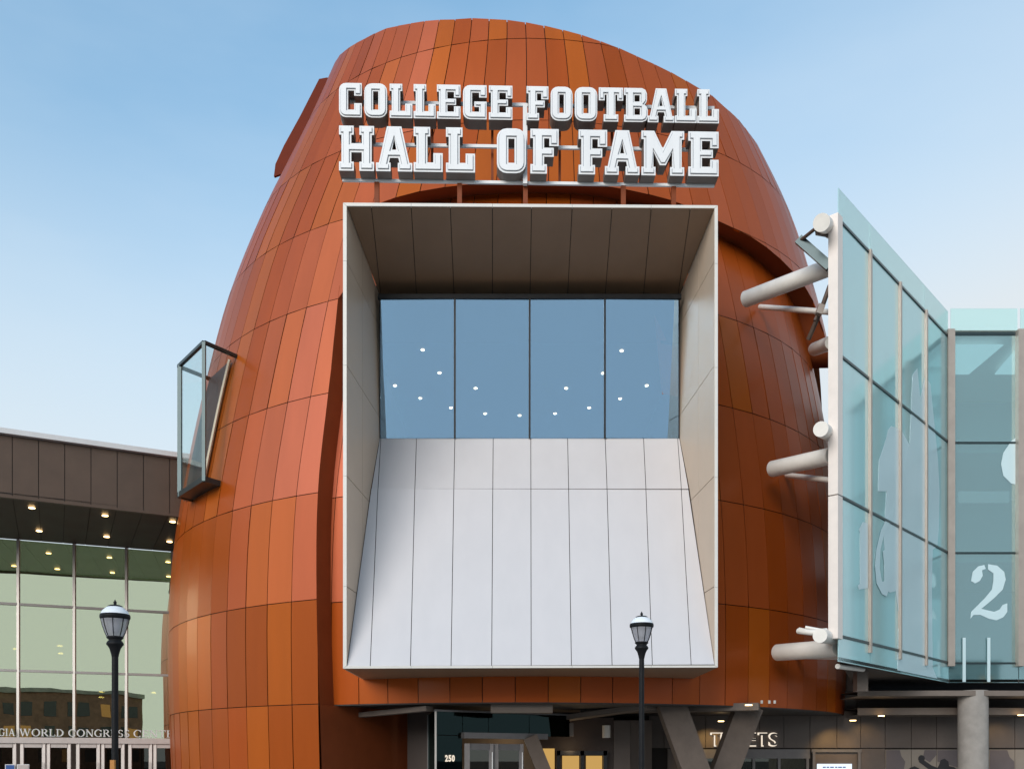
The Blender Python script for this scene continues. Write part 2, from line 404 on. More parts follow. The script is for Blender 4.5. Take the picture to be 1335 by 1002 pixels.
while TH0+k0*STEP < 78:
    t0, t1 = TH0+k0*STEP, TH0+(k0+1)*STEP; k0 += 1
    for j in range(len(RINGS)-1):
        z0, z1 = RINGS[j], RINGS[j+1]
        # left sheet and top sheet of the outer skin
        zb0, zb1 = min(z1, ztc(t0)), min(z1, ztc(t1))
        if max(zb0, zb1) - z0 > .02:
            f1 = (lambda th, z0=z0, z1=z1: min(z1, ztc(th)))
            fb = (lambda th, z0=z0, f1=f1: min(z0, f1(th)-.03))
            if t1 <= TH0+.01: cells.append((t0, t1, fb, f1, 0, thedge if z0 < ZM and t1 > TH0-STEP else None, j))
            elif t0 >= TH0-.01:
                lo0, lo1 = zarc(t0), zarc(t1)
                if z1 > min(lo0, lo1):
                    f0 = (lambda th, z0=z0, f1=f1: min(max(z0, zarc(th)), f1(th)-.03))
                    if max(f1(t)-f0(t) for t in (t0, t1)) > .06: cells.append((t0, t1, f0, f1, 0, None, j))
        # inner skin, set back
        if z0 >= 2.7 and t1 > -27 and z0 < 34 and t1 < 76:
            hi0 = max(zarc(t0), zarc(t1))+1.2
            if z0 < hi0:
                # the opening of the picture window box is left free of skin
                zlo, tm = z0, None
                z1_ = min(z1, hi0); rL = sorted((boxth(z0, BXL), boxth(z1_, BXL))); rR = sorted((boxth(z0, BXR), boxth(z1_, BXR)))
                if 7 < z0 < 22 and t0 < rL[1] and t1 > rL[0] and t0 < 0: tm = (lambda z: boxth(z, BXL))
                elif 7 < z0 < 22 and t0 < rR[1] and t1 > rR[0] and t0 > 0: tm = ('min', (lambda z: boxth(z, BXR)))
                elif BOXL < t0 and t1 < BOXR:
                    if 7 < z0 < 22: continue
                    if z0 > 22: zlo = max(z0, 24.4)
                cells.append((t0, t1, (lambda th, zlo=zlo: zlo), (lambda th, z1=z1, hi0=hi0: min(z1, hi0)), INOFF, tm, j))
def size(c):
    q = [px(surf(c[2](t), t, c[4])) for t in (c[0], c[1])]+[px(surf(c[3](t), t, c[4])) for t in (c[1], c[0])]
    return abs(sum(q[i][0]*q[(i+1) % 4][1]-q[(i+1) % 4][0]*q[i][1] for i in range(4)))/2
cells.sort(key=lambda c: -size(c)*(1 if c[0] > -66 and c[1] < 66 else .01))
rest = []
for i, c in enumerate(cells):
    vf = shell_cell(c[0], c[1], c[2], c[3], c[4], c[5])
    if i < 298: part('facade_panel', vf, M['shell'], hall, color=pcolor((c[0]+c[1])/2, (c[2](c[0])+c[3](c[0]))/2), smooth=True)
    else: rest.append(vf)
if rest: part('far_facade_panels', join(*rest), M['shell'], hall, color=PAL[0], smooth=True, kind='stuff')
def band(pts_a, pts_b):
    n = len(pts_a); return list(pts_a)+list(pts_b), [(i, i+1, n+i+1, n+i) for i in range(n-1)]
# returns of the outer skin along its cut edges, and the dark backing that shows in the joints
zz = [EH[0][0]+(ZM-EH[0][0])*i/40 for i in range(41)]
part('left_edge_return', band([surf(z, thedge(z)-.05, .0) for z in zz], [surf(z, thedge(z)+.1, INOFF+.08) for z in zz]), M['shelldark'], hall, smooth=True)
tt = [THM-1+(AH[-1][0]-THM+1)*i/70 for i in range(71)]
part('arc_edge_return', band([surf(zarc(t)-.02, t, -.0) for t in tt], [surf(zarc(t)+.25, t, INOFF+.9) for t in tt]), M['shelldark'], hall, smooth=True)
def backing(zf0, zf1, ths, off, n=24):
    V, F = [], []
    for t in ths:
        a, b = zf0(t), zf1(t)
        for j in range(n+1): V.append(surf(a+(b-a)*j/n, t, off))
    for i in range(len(ths)-1):
        for j in range(n): F.append((i*(n+1)+j, (i+1)*(n+1)+j, (i+1)*(n+1)+j+1, i*(n+1)+j+1))
    return V, F
bk2 = backing(lambda t: zarc(t)+.08, lambda t: max(zarc(t)+.2, ztc(t)-.04), [THM+i*(66-THM)/60 for i in range(61)], .10)
left_bk = backing(lambda t: -2.1, lambda t: ztc(t)-.04, [-92+i*1.4 for i in range(int((92-27.5)/1.4))], .10)
VV, FF = [], []
n_ = 46; ZMM = ZM
for j in range(n_+1):
    z = -2.1+(ZM+2.1)*j/n_
    for i in range(9): VV.append(surf(z, -29+(min(thedge(z), TH0)-.12+29)*i/8, .10))
for j in range(n_):
    for i in range(8): FF.append((j*9+i, j*9+i+1, (j+1)*9+i+1, (j+1)*9+i))
mid_bk = backing(lambda t: ZM-.1, lambda t: ztc(t)-.04, [-29+i*(THM+29)/6 for i in range(7)], .10)
def side_bk(X, far, topf):
    V, F = [], []; n1, n2 = 40, 30
    for j in range(n1+1):
        z = 2.76+(30-2.76)*j/n1; a = boxth(z, X); a += .35 if far > 0 else -.35
        for i in range(n2+1):
            t = a+(far-a)*(i/n2); V.append(surf(min(z, zarc(t)+.9) if far > 0 else min(z, 27), t, INOFF+.10))
    for j in range(n1):
        for i in range(n2): k_ = j*(n2+1)+i; F.append((k_, k_+1, k_+n2+2, k_+n2+1))
    return V, F
part('subframe', join(left_bk, (VV, FF), mid_bk, bk2, backing(lambda t: 2.76, lambda t: 5.0, [-21+i*2 for i in range(48)], INOFF+.10, 6),
     side_bk(BXL, -27, lambda: 27.), side_bk(BXR, 78, None)), M['joint'], hall)
part('back_shell', backing(lambda t: -2, lambda t: 36.5, [92+i*6 for i in range(30)], .1), M['shelldark'], hall, smooth=True)
part('roof_deck', ([surf(35.5, t, .3) for t in range(-180, 180, 8)], [tuple(range(45))]), M['joint'], hall)
part('left_foot_return', band([surf(z, thedge(z), 0) for z in (-2.1, 0, 2.7)], [surf(z, thedge(z)+4, 7) for z in (-2.1, 0, 2.7)]), M['shelldark'], hall)
# raised shell edge seen beyond the left shoulder
fin = [(357, 230), (359, 214), (370, 190), (392, 150), (416, 103), (427, 101), (434, 118), (416, 155), (400, 190), (380, 222)]
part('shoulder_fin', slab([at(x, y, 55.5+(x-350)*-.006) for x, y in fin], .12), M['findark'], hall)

# ------------------------------------------------------------------ the picture window box on the hall
FX0, FX1 = VP(447, 39.9, 936, 40.12), None
def front(x, y): return FX0.at(x, y)
DG = 46.
def gl_(x, y): return at(x, y, DG)
def pl_(x, y): return at(x, y, DG-.05-1.0*(571-y)/186)   # the glazing leans forward at its head
def cuts(ps, pts, n):
    for p in pts: ps = cut(ps, p, n)
    return ps
side_trims = cuts([[front(447, 264), front(452, 268.5), front(452, 867.5), front(447, 871)], [front(936, 267.5), front(931.5, 271.5), front(931.5, 866.5), front(936, 869.5)]], [front(450, y) for y in (340, 476, 620, 764)], (0, 0, 1))
long_trims = cuts([[front(447, 264), front(936, 267.5), front(931.5, 271.5), front(452, 268.5)], [front(447, 871), front(936, 869.5), front(931.5, 866.5), front(452, 867.5)]], [front(x, 500) for x in (536, 642, 746, 849)], (1, 0, 0))
fr = part('window_box', join(*[slab(q, .09, .004) for q in side_trims+long_trims]), M['trim'], hall, label='white picture frame edge round the big window')
rev = {
 'soffit': ([front(452, 268.5), front(931.5, 271.5), gl_(886, 385), gl_(495, 385)], [((x, 266), (1, 0, 0)) for x in (484, 536, 587, 642, 693, 746, 798, 849, 900)]),
 'left': ([front(452, 268.5), gl_(495, 385), gl_(495, 571), at(484, 637, 44.2), front(452, 867.5)], []),
 'right': ([front(931.5, 271.5), gl_(886, 385), gl_(886, 571), at(898, 637, 44.2), front(931.5, 866.5)], []),
 'upper': ([gl_(495, 571), gl_(886, 571), at(898, 637, 44.2), at(484, 637, 44.2)], []),
 'sill': ([at(484, 637, 44.2), at(898, 637, 44.2), front(931.5, 866.5), front(452, 867.5)], []),
}
def seam(xf, yf, xb, yb, Db=DG):        # plane through a seam line and the eye is avoided: use a vertical plane along the seam
    a, b = front(xf, yf), at(xb, yb, Db); d = b-a; return a, Vector((d.y, -d.x, 0)).normalized()
sofs = [seam(xf, 270, xb, 385) for xf, xb in zip((484, 536, 587, 642, 693, 746, 798, 849, 900), (496.5, 543, 592, 642, 691, 740, 789, 839, 884))]
sils = [seam(xf, 866, xb, 571) for xf, xb in zip((482.5, 535, 588, 641, 692.5, 745, 798, 850.5, 901), (496.5, 543, 593, 643, 692, 740, 789, 839, 883.5))]
def panels(poly, cuts, m, parent, t=.05, gap=.012, toward=None, name='panel', back=None, sink=0):
    poly = [Vector(p) for p in poly]; nn_ = nrm(poly); c_ = sum(poly, Vector())/len(poly)
    poly = [p-nn_*((p-c_).dot(nn_)) for p in poly]
    ps = [list(poly)]
    for pt, n in cuts: ps = cut(ps, pt, n)
    for q in ps: part(name, slab(q, t, gap, toward), m, parent)
    n = nrm([Vector(p) for p in poly]); c = sum((Vector(p) for p in poly), Vector())/len(poly)
    tv = (Vector(toward) if toward is not None else Vector((0, 0, EYE)))-c
    if n.dot(tv) < 0: n = -n
    part(back or 'panel_backing', slab([Vector(p)-n*(t*.55+sink) for p in poly], .06, .0, toward), M['joint'], parent)
mid = Vector((.5, 33, 14))
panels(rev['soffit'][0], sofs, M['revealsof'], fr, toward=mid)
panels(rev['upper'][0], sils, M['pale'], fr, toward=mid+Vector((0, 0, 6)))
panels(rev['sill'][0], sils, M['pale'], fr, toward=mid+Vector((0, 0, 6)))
for side in ('left', 'right'):
    xe = 449.5 if side == 'left' else 933.5
    cs = [(front(xe, y), Vector((0, 0, 1))) for y in (340, 476, 620, 764)]
    vx = 470.5 if side == 'left' else 911
    # reveal walls split once along their depth
    pm = at(vx, 500, 42.6); n_r = (rev[side][0][2]-rev[side][0][4]); n_r.z = 0
    cs.append((pm, n_r.normalized()))
    poly = rev[side][0]
    # fit polygon to one plane: first three corners rule, remaining corners are projected
    a, b, c = poly[0], poly[1], poly[2]; nn = (b-a).cross(c-a).normalized()
    poly = [p-nn*((p-a).dot(nn)) for p in poly]
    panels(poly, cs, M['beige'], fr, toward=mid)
# outer casing of the box, running back into the skin
cz = [(front(447, 264), at(452, 281, 44.5), front(936, 267.5), at(930, 281, 44.5)), (front(447, 871), at(452, 876, 43.6), front(936, 869.5), at(930, 876, 43.6))]
for a, b, c, d in cz:
    up = (a.z > 10)
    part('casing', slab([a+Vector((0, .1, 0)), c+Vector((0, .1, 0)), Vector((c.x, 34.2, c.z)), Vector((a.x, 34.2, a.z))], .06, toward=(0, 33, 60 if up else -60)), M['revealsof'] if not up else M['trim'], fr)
for xe, s in ((447, -1), (936, 1)):
    a, b = front(xe, 264 if s < 0 else 267.5), front(xe, 871 if s < 0 else 869.5)
    part('casing', slab([a+Vector((0, .1, 0)), b+Vector((0, .1, 0)), Vector((b.x, 34.0, b.z)), Vector((a.x, 34.6, a.z))], .06, toward=(60*s, 33, 14)), M['beige'], fr)
# glazing
win = part('picture_window', join(*[bar(pl_(x, 385), pl_(x, 571), .07, .12) for x in (593, 690.5, 788.5)]+[bar(pl_(493, 387), pl_(888, 387), .14, .16), bar(gl_(495.5, 385), gl_(495.5, 571), .05, .1), bar(gl_(885, 385), gl_(885, 571), .05, .1)]), M['black'], hall)
for xa, xb, j_ in ((496, 592, .012), (594, 689.5, -.008), (691.5, 787.5, .006), (789.5, 884.5, -.014)):
    part('pane', slab([pl_(xa, 390)+Vector((0, j_, 0)), pl_(xb, 390)-Vector((0, j_, 0)), pl_(xb, 571)-Vector((0, j_, 0)), pl_(xa, 571)+Vector((0, j_, 0))], .02), M['winglass'], win)
g0, g1 = gl_(494, 571), gl_(887, 388)
zc = EYE+20.6*K
part('room_ceiling', box(((g0.x+g1.x)/2, g0.y+8, zc+.2), (g1.x-g0.x+.3, 16, .1)), M['inceil'], hall)
part('room_bulkhead', box(((g0.x+g1.x)/2, g0.y+.15, (zc+g1.z)/2+.4), (g1.x-g0.x+.3, .1, g1.z-zc+.2)), M['inceil'], hall)
part('room_wall', join(box(((g0.x+g1.x)/2, g0.y+16, zc-3), (g1.x-g0.x+.3, .1, 8)), box((g0.x-.12, g0.y+8, zc-3), (.1, 16, 8)), box((g1.x+.12, g0.y+8, zc-3), (.1, 16, 8)),
     box(((g0.x+g1.x)/2, g0.y+8, g0.z-.3), (g1.x-g0.x+.3, 16, .1))), M['inwall'], hall)
for x, y in ((551, 456), (573, 486), (515, 502.5), (548, 519), (588, 531.5), (620, 506), (632.5, 539), (677.5, 541.5), (738, 506), (723.5, 539), (768, 531.5), (786, 486.5), (810.5, 457), (869, 481.5), (843, 502.5), (808.5, 519.5)):
    D = (zc+.1-EYE)/(990-y)*1200; p = Vector(((x-667.5)/1200*D, D, zc+.12))
    part('ceiling_downlight', lathe([(.0, 0), (.06, 0), (.075, .03)], p-Vector((0, 0, .04)), 14), M['roomlight'], hall)

# ------------------------------------------------------------------ the roof sign
sa, sb = at(441, 990, 39.55), at(936, 990, 39.95)
sex = (sb-sa); slen = sex.length; sex.normalize(); sez = Vector((0, 0, 1))
sign = thing('roof_sign', (sa.x+slen/2, sa.y+.3, front(690, 264).z), 'white block-letter sign reading COLLEGE FOOTBALL HALL OF FAME above the window', 'sign')
def su(x): return (x-441)/495*slen
def sz(y): return EYE+(990-y)/1200*39.55*K
def rr(w, h, r, tl=1, tr=1, br=1, bl=1, x0=0, y0=0, k_=4):
    o = []
    for cx, cy, a0, f in ((x0+r, y0+r, 180, bl), (x0+w-r, y0+r, 270, br), (x0+w-r, y0+h-r, 0, tr), (x0+r, y0+h-r, 90, tl)):
        if f: o += [(cx+r*math.cos(R(a0+90*i/k_)), cy+r*math.sin(R(a0+90*i/k_))) for i in range(k_+1)]
        else:
            o.append((x0 if a0 in (180, 90) else x0+w, y0 if a0 in (180, 270) else y0+h))
    return o
def glyph(ch, w):
    st, sf = 2.45, .62; s = sf+st
    if w > 8: st, sf = 2.6, .8; s = sf+st
    if ch == 'L': return [[(0, 0), (w, 0), (w, 4.2), (w-2.1, 4.2), (w-2.1, 2.1), (s, 2.1), (s, 7.9), (s+sf, 7.9), (s+sf, 10), (0, 10), (0, 7.9), (sf, 7.9), (sf, 2.1), (0, 2.1)]]
    if ch == 'E': return [[(0, 0), (w, 0), (w, 3.7), (w-1.9, 3.7), (w-1.9, 2.1), (s, 2.1), (s, 4.1), (w-1.3, 4.1), (w-1.3, 5.9), (s, 5.9), (s, 7.9), (w-1.9, 7.9), (w-1.9, 6.3), (w, 6.3), (w, 10), (0, 10), (0, 7.9), (sf, 7.9), (sf, 2.1), (0, 2.1)]]
    if ch == 'F': return [[(0, 0), (s+sf, 0), (s+sf, 2.1), (s, 2.1), (s, 3.8), (w-1.1, 3.8), (w-1.1, 5.8), (s, 5.8), (s, 7.9), (w-2.1, 7.9), (w-2.1, 6.2), (w, 6.2), (w, 10), (0, 10), (0, 7.9), (sf, 7.9), (sf, 2.1), (0, 2.1)]]
    if ch == 'O': return [rr(w, 10, 2.2), [(st+.1, 2.3), (w-st-.1, 2.3), (w-st-.1, 7.7), (st+.1, 7.7)]]
    if ch == 'C':
        o = rr(w, 10, 2.0, tr=0, br=0); i = o.index((w, 0))
        return [o[:i+1]+[(w, 4.1), (w-2.2, 4.1), (w-2.2, 2.2), (st+.2, 2.2), (st+.2, 7.8), (w-2.2, 7.8), (w-2.2, 6.3), (w, 6.3)]+o[i+1:]]
    if ch == 'G':
        o = rr(w, 10, 2.0, tr=0, br=0); i = o.index((w, 0))
        return [o[:i+1]+[(w, 5.2), (w-3.6, 5.2), (w-3.6, 3.6), (w-2.2, 3.6), (w-2.2, 2.2), (st+.2, 2.2), (st+.2, 7.8), (w-2.2, 7.8), (w-2.2, 6.4), (w, 6.4)]+o[i+1:]]
    if ch == 'B':
        up = [(w-.3-.9*(1-math.cos(a))-.0, 7.5+2.5*math.sin(a)) for a in [R(d) for d in (0, 30, 60)]]
        o = [(0, 0), (w-1.6, 0), (w-.5, .5), (w, 1.6), (w, 3.6), (w-.35, 4.6), (w-1.0, 5.1), (w-.5, 5.7), (w-.25, 6.5), (w-.25, 8.4), (w-.7, 9.5), (w-1.7, 10), (0, 10), (0, 7.9), (sf, 7.9), (sf, 2.1), (0, 2.1)]
        return [o, [(s, 2.1), (w-2.3, 2.1), (w-2.3, 4.0), (s, 4.0)], [(s, 6.0), (w-2.4, 6.0), (w-2.4, 7.9), (s, 7.9)]]
    if ch == 'T': return [[(.2*w, 0), (.8*w, 0), (.8*w, 2.1), (.68*w, 2.1), (.68*w, 7.9), (.76*w, 7.9), (.76*w, 6.2), (w, 6.2), (w, 10), (0, 10), (0, 6.2), (.24*w, 6.2), (.24*w, 7.9), (.32*w, 7.9), (.32*w, 2.1), (.2*w, 2.1)]]
    if ch == 'H':
        a, b = .42*w, .07*w
        return [[(0, 0), (a, 0), (a, 2), (a-b, 2), (a-b, 4.1), (w-a+b, 4.1), (w-a+b, 2), (w-a, 2), (w-a, 0), (w, 0), (w, 2), (w-b, 2), (w-b, 8), (w, 8), (w, 10), (w-a, 10), (w-a, 8), (w-a+b, 8), (w-a+b, 6.1), (a-b, 6.1), (a-b, 8), (a, 8), (a, 10), (0, 10), (0, 8), (b, 8), (b, 2), (0, 2)]]
    if ch == 'A': return [[(0, 0), (.40*w, 0), (.40*w, 1.9), (.355*w, 1.9), (.385*w, 3.0), (.615*w, 3.0), (.645*w, 1.9), (.60*w, 1.9), (.60*w, 0), (w, 0), (w, 1.9), (.92*w, 1.9), (.70*w, 10), (.30*w, 10), (.08*w, 1.9), (0, 1.9)], [(.44*w, 4.8), (.56*w, 4.8), (.5*w, 7.4)]]
    if ch == 'M': return [[(0, 0), (.33*w, 0), (.33*w, 1.9), (.28*w, 1.9), (.28*w, 5.4), (.43*w, 2.3), (.57*w, 2.3), (.72*w, 5.4), (.72*w, 1.9), (.67*w, 1.9), (.67*w, 0), (w, 0), (w, 1.9), (.94*w, 1.9), (.94*w, 8.1), (w, 8.1), (w, 10), (.70*w, 10), (.5*w, 6.0), (.3*w, 10), (0, 10), (0, 8.1), (.06*w, 8.1), (.06*w, 1.9), (0, 1.9)]]
rows = [('COLLEGEFOOTBALL', 108, 152.5, [(100, 170), (178, 248), (256, 326), (330, 398), (402, 475), (483, 556), (563, 636), (680, 748), (755, 823), (830, 900), (905, 981), (984, 1058), (1058, 1141), (1143, 1211), (1213, 1281)]),
        ('HALLOFFAME', 163.7, 222.2, [(100, 208), (214, 326), (330, 420), (430, 520), (588, 678), (692, 780), (842, 931), (924, 1032), (1038, 1172), (1185, 1280)])]
for word, yt, yb, xs in rows:
    for ch, (xa, xb) in zip(word, xs):
        xa, xb = 400+xa/2.384, 400+xb/2.384; z0, z1 = sz(yb), sz(yt); u = (z1-z0)/10; w = (su(xb)-su(xa))/u
        loops = glyph(ch, w); O = Vector((sa.x, sa.y, z0))+sex*su(xa)
        sc = lambda ls, d: [[(a*u, b*u) for a, b in off2(l, d, i > 0)] for i, l in enumerate(ls)]
        body = part('letter', prism(sc(loops, 0), O, sex, sez, .02, .50), M['letterside'], sign, label='white block letter '+ch)
        part('face', prism(sc(loops, 0), O, sex, sez, 0, .016), M['white'], body)
        part('groove', prism(sc(loops, .36), O, sex, sez, -.006, .004), M['groove'], body)
        part('raised_face', prism(sc(loops, .50), O, sex, sez, -.045, .0), M['white'], body)
def sp(x, y, back=.35): return Vector((sa.x, sa.y+back, EYE+(sz(y)-EYE)*(39.55+back/K)/39.55))+sex*su(x)
for x0, x1, y, t in ((443, 935, 133, .10), (443, 935, 188, .10), (443, 935, 235, .09)):
    part('rail', bar(sp(x0, y, .45), sp(x1, y, .45), .07, t), M['white'], sign)
part('centre_post', bar(sp(683.5, 133, .3), sp(683.5, 237, .3), .14), M['white'], sign)
for x in (488, 597, 684, 814, 881):
    part('post', bar(sp(x, 236, .5), Vector((sp(x, 236, .5).x, sp(x, 236, .5).y, front(690, 266).z-.02)), .15), M['shelldark'], sign)
part('back_frame', join(*[bar(sp(x, 150, .75), sp(x, 236, .75), .08) for x in (500, 560, 640, 730, 800, 880)]), M['shelldark'], sign)

# ------------------------------------------------------------------ glass bay on the left of the hall
b0, b1, b2 = at(266, 990, 48.6), at(233, 990, 51.6), at(301, 990, 50.0)
zt_, zb_ = EYE+(990-446)/1200*48.6*K, EYE+(990-627)/1200*48.6*K
b3 = b1+(b2-b0)*3.2; b2x = b0+(b2-b0)*1.35
bay = thing('glass_bay', (b0.x, b0.y, zb_), 'dark framed glass box jutting from the left flank of the orange hall', 'bay window')
def Z(p, z): return Vector((p.x, p.y, z))
for a, b in ((b0, b1), (b0, b2x), (b1, b3)):
    for z in (zt_, zb_+.08): part('frame_rail', bar(Z(a, z), Z(b, z), .14, .12 if z == zt_ else .22), M['darkteal'], bay)
for a in (b0, b1, b1+(b0-b1)*.06): part('frame_post', bar(Z(a, zb_), Z(a, zt_), .13 if a is not b1 else .09), M['darkteal'], bay)
for a, b in ((b0, b1), (b0, b2x), (b1, b3)): part('pane', slab([Z(a, zb_+.2), Z(b, zb_+.2), Z(b, zt_-.05), Z(a, zt_-.05)], .02), M['bayglass'], bay)
part('pane', slab([Z(b0, zt_), Z(b1, zt_), Z(b3, zt_), Z(b2x, zt_)], .02, .06), M['bayglass'], bay)
part('floor', slab([Z(b0, zb_), Z(b1, zb_), Z(b3, zb_), Z(b2x, zb_)], .12, toward=(0, 0, -50)), M['darkteal'], bay)
inr = [surf(z, -66, -.03) for z in (14, 18, 22)]
part('opening_jamb', join(*[band([surf(z, -50.3, -.13) for z in np.linspace(15.0, 21.9, 14)], [surf(z, -59.5, -.13) for z in np.linspace(15.0, 21.9, 14)])]), M['dkwall'], hall, smooth=True)
part('opening_trim', tube([surf(z, -50.1, -.17) for z in np.linspace(15.0, 21.9, 14)], .07, 6), M['beige'], hall)

# ------------------------------------------------------------------ convention centre on the left
fas = VP(0, 52, 228, 55.9+.25); wall = VP(0, 62.4, 217, 66.3)
cc = thing('convention_centre', (-36, 48, 0), 'brown metal and glass convention building left of the orange hall', 'building')
xl = -230
fx = [16+34.2*i for i in range(-7, 9)]
fp = [fas.at(xl, 563-.1478*230*1.0), fas.at(300, 607), fas.at(300, 675), fas.at(xl, 645-.1*230)]
zt2, zb2 = fas.at(0, 566).z, fas.at(0, 645).z
def fpt(x, z):
    p = fas.at(x, 700); return Vector((p.x, p.y, z))
panels([fpt(xl, zt2), fpt(300, zt2), fpt(300, zb2), fpt(xl, zb2)], [(fas.at(x, 600), fas.e) for x in fx], M['bronze'], cc, t=.08, gap=.015, name='fascia_panel')
part('roof_cap', bar(fpt(xl, zt2+.12)-fas.n*.0, fpt(310, zt2+.12), .5, .22), M['cap'], cc)
part('lower_trim', bar(fpt(xl, zb2-.05), fpt(310, zb2-.05), .2, .1), M['bronze'], cc)
def wpt(x, z, back=0):
    p = wall.at(x, 700, back); return Vector((p.x, p.y, z))
zs = zb2+.05
sofp = [fpt(xl, zs), fpt(300, zs), wpt(290, zs), wpt(xl+40, zs)]
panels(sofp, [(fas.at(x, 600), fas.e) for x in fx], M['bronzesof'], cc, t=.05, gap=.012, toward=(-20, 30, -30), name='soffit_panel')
for x, y in ((41.5, 662), (137, 672), (51, 692), (139, 699.5), (225, 680), (221, 706), (-40, 655)):
    D = (zs-EYE-.06)/(990-y)*1200; p = Vector(((x-667.5)/1200*D, D, zs-.09))
    part('soffit_downlight', lathe([(0, 0), (.13, 0), (.14, .02)], p+Vector((0, 0, .02)), 14), M['warm'], cc)
zr1, zr2, zr0 = wall.at(0, 786).z, wall.at(0, 873).z, wall.at(0, 961.5).z
vx_ = [24+72*i for i in range(-4, 5)]; vx_ = [-120, -48, 24, 97, 165, 225]
zl = [zr0, zr2, zr1, zs]
for i in range(len(vx_)-1):
    for j in range(3):
        g_j = rc.uniform(-.012, .012)
        part('glass_pane', slab([wpt(vx_[i], zl[j], g_j), wpt(vx_[i+1], zl[j], -g_j), wpt(vx_[i+1], zl[j+1], -g_j), wpt(vx_[i], zl[j+1], g_j)], .02, .03), M['cwglass'], cc)
for x in vx_: part('mullion', bar(wpt(x, zr0, -.04), wpt(x, zs, -.04), .13, .14), M['mull'], cc)
for z in (zr1, zr2): part('transom', bar(wpt(-160, z, -.035), wpt(235, z, -.035), .12, .12), M['mull'], cc)
part('door_header', bar(wpt(-160, zr0-.10, -.10), wpt(240, zr0-.10, -.10), .2, .30), M['doorfr'], cc)
dx = [(-48, -13), (-13, 22), (26, 60), (60.5, 93), (99, 131), (131.5, 163), (167, 199), (199.5, 231)]
zd = zr0-.25
for a, b in dx:
    pa, pb = wpt(a, 0, -.08), wpt(b, 0, -.08); e = (pb-pa).normalized(); w_ = (pb-pa).length
    dr = part('door', join(bar(pa+e*.10+Vector((0, 0, .1)), pa+e*.10+Vector((0, 0, zd)), .17, .07), bar(pb-e*.10+Vector((0, 0, .1)), pb-e*.10+Vector((0, 0, zd)), .17, .07),
         bar(pa+e*.19+Vector((0, 0, zd-.11)), pb-e*.19+Vector((0, 0, zd-.11)), .07, .22), bar(pa+e*.19+Vector((0, 0, .22)), pb-e*.19+Vector((0, 0, .22)), .07, .24)), M['doorfr'], cc)
    part('pane', slab([pa+e*.18+Vector((0, 0, .3)), pb-e*.18+Vector((0, 0, .3)), pb-e*.18+Vector((0, 0, zd-.2)), pa+e*.18+Vector((0, 0, zd-.2))], .02), M['darkglass'], dr)
    hx = pb-e*.16 if dx.index((a, b)) % 2 == 0 else pa+e*.16
    part('handle', bar(hx+wall.n*.12+Vector((0, 0, .9)), hx+wall.n*.12+Vector((0, 0, 1.5)), .03), M['mull'], dr)
part('lobby_back_wall', slab([wpt(xl, 0, 9), wpt(260, 0, 9), wpt(260, zs, 9), wpt(xl, zs, 9)], .2), M['dkwall'], cc)
part('lobby_ceiling', slab([wpt(xl, zr1+1.5, .3), wpt(260, zr1+1.5, .3), wpt(260, zr1+1.5, 9), wpt(xl, zr1+1.5, 9)], .1, toward=(-20, 40, -20)), M['bronzesof'], cc)
for x, y in ((132, 902), (132, 909), (20, 846), (78, 842), (79, 852), (200, 903)):
    D = 54; p = wall.at(x, y, 5)
    part('lobby_pendant', lathe([(0, .0), (.14, 0), (.15, .04), (.05, .08), (0, .08)], p, 12), M['warm'], cc)
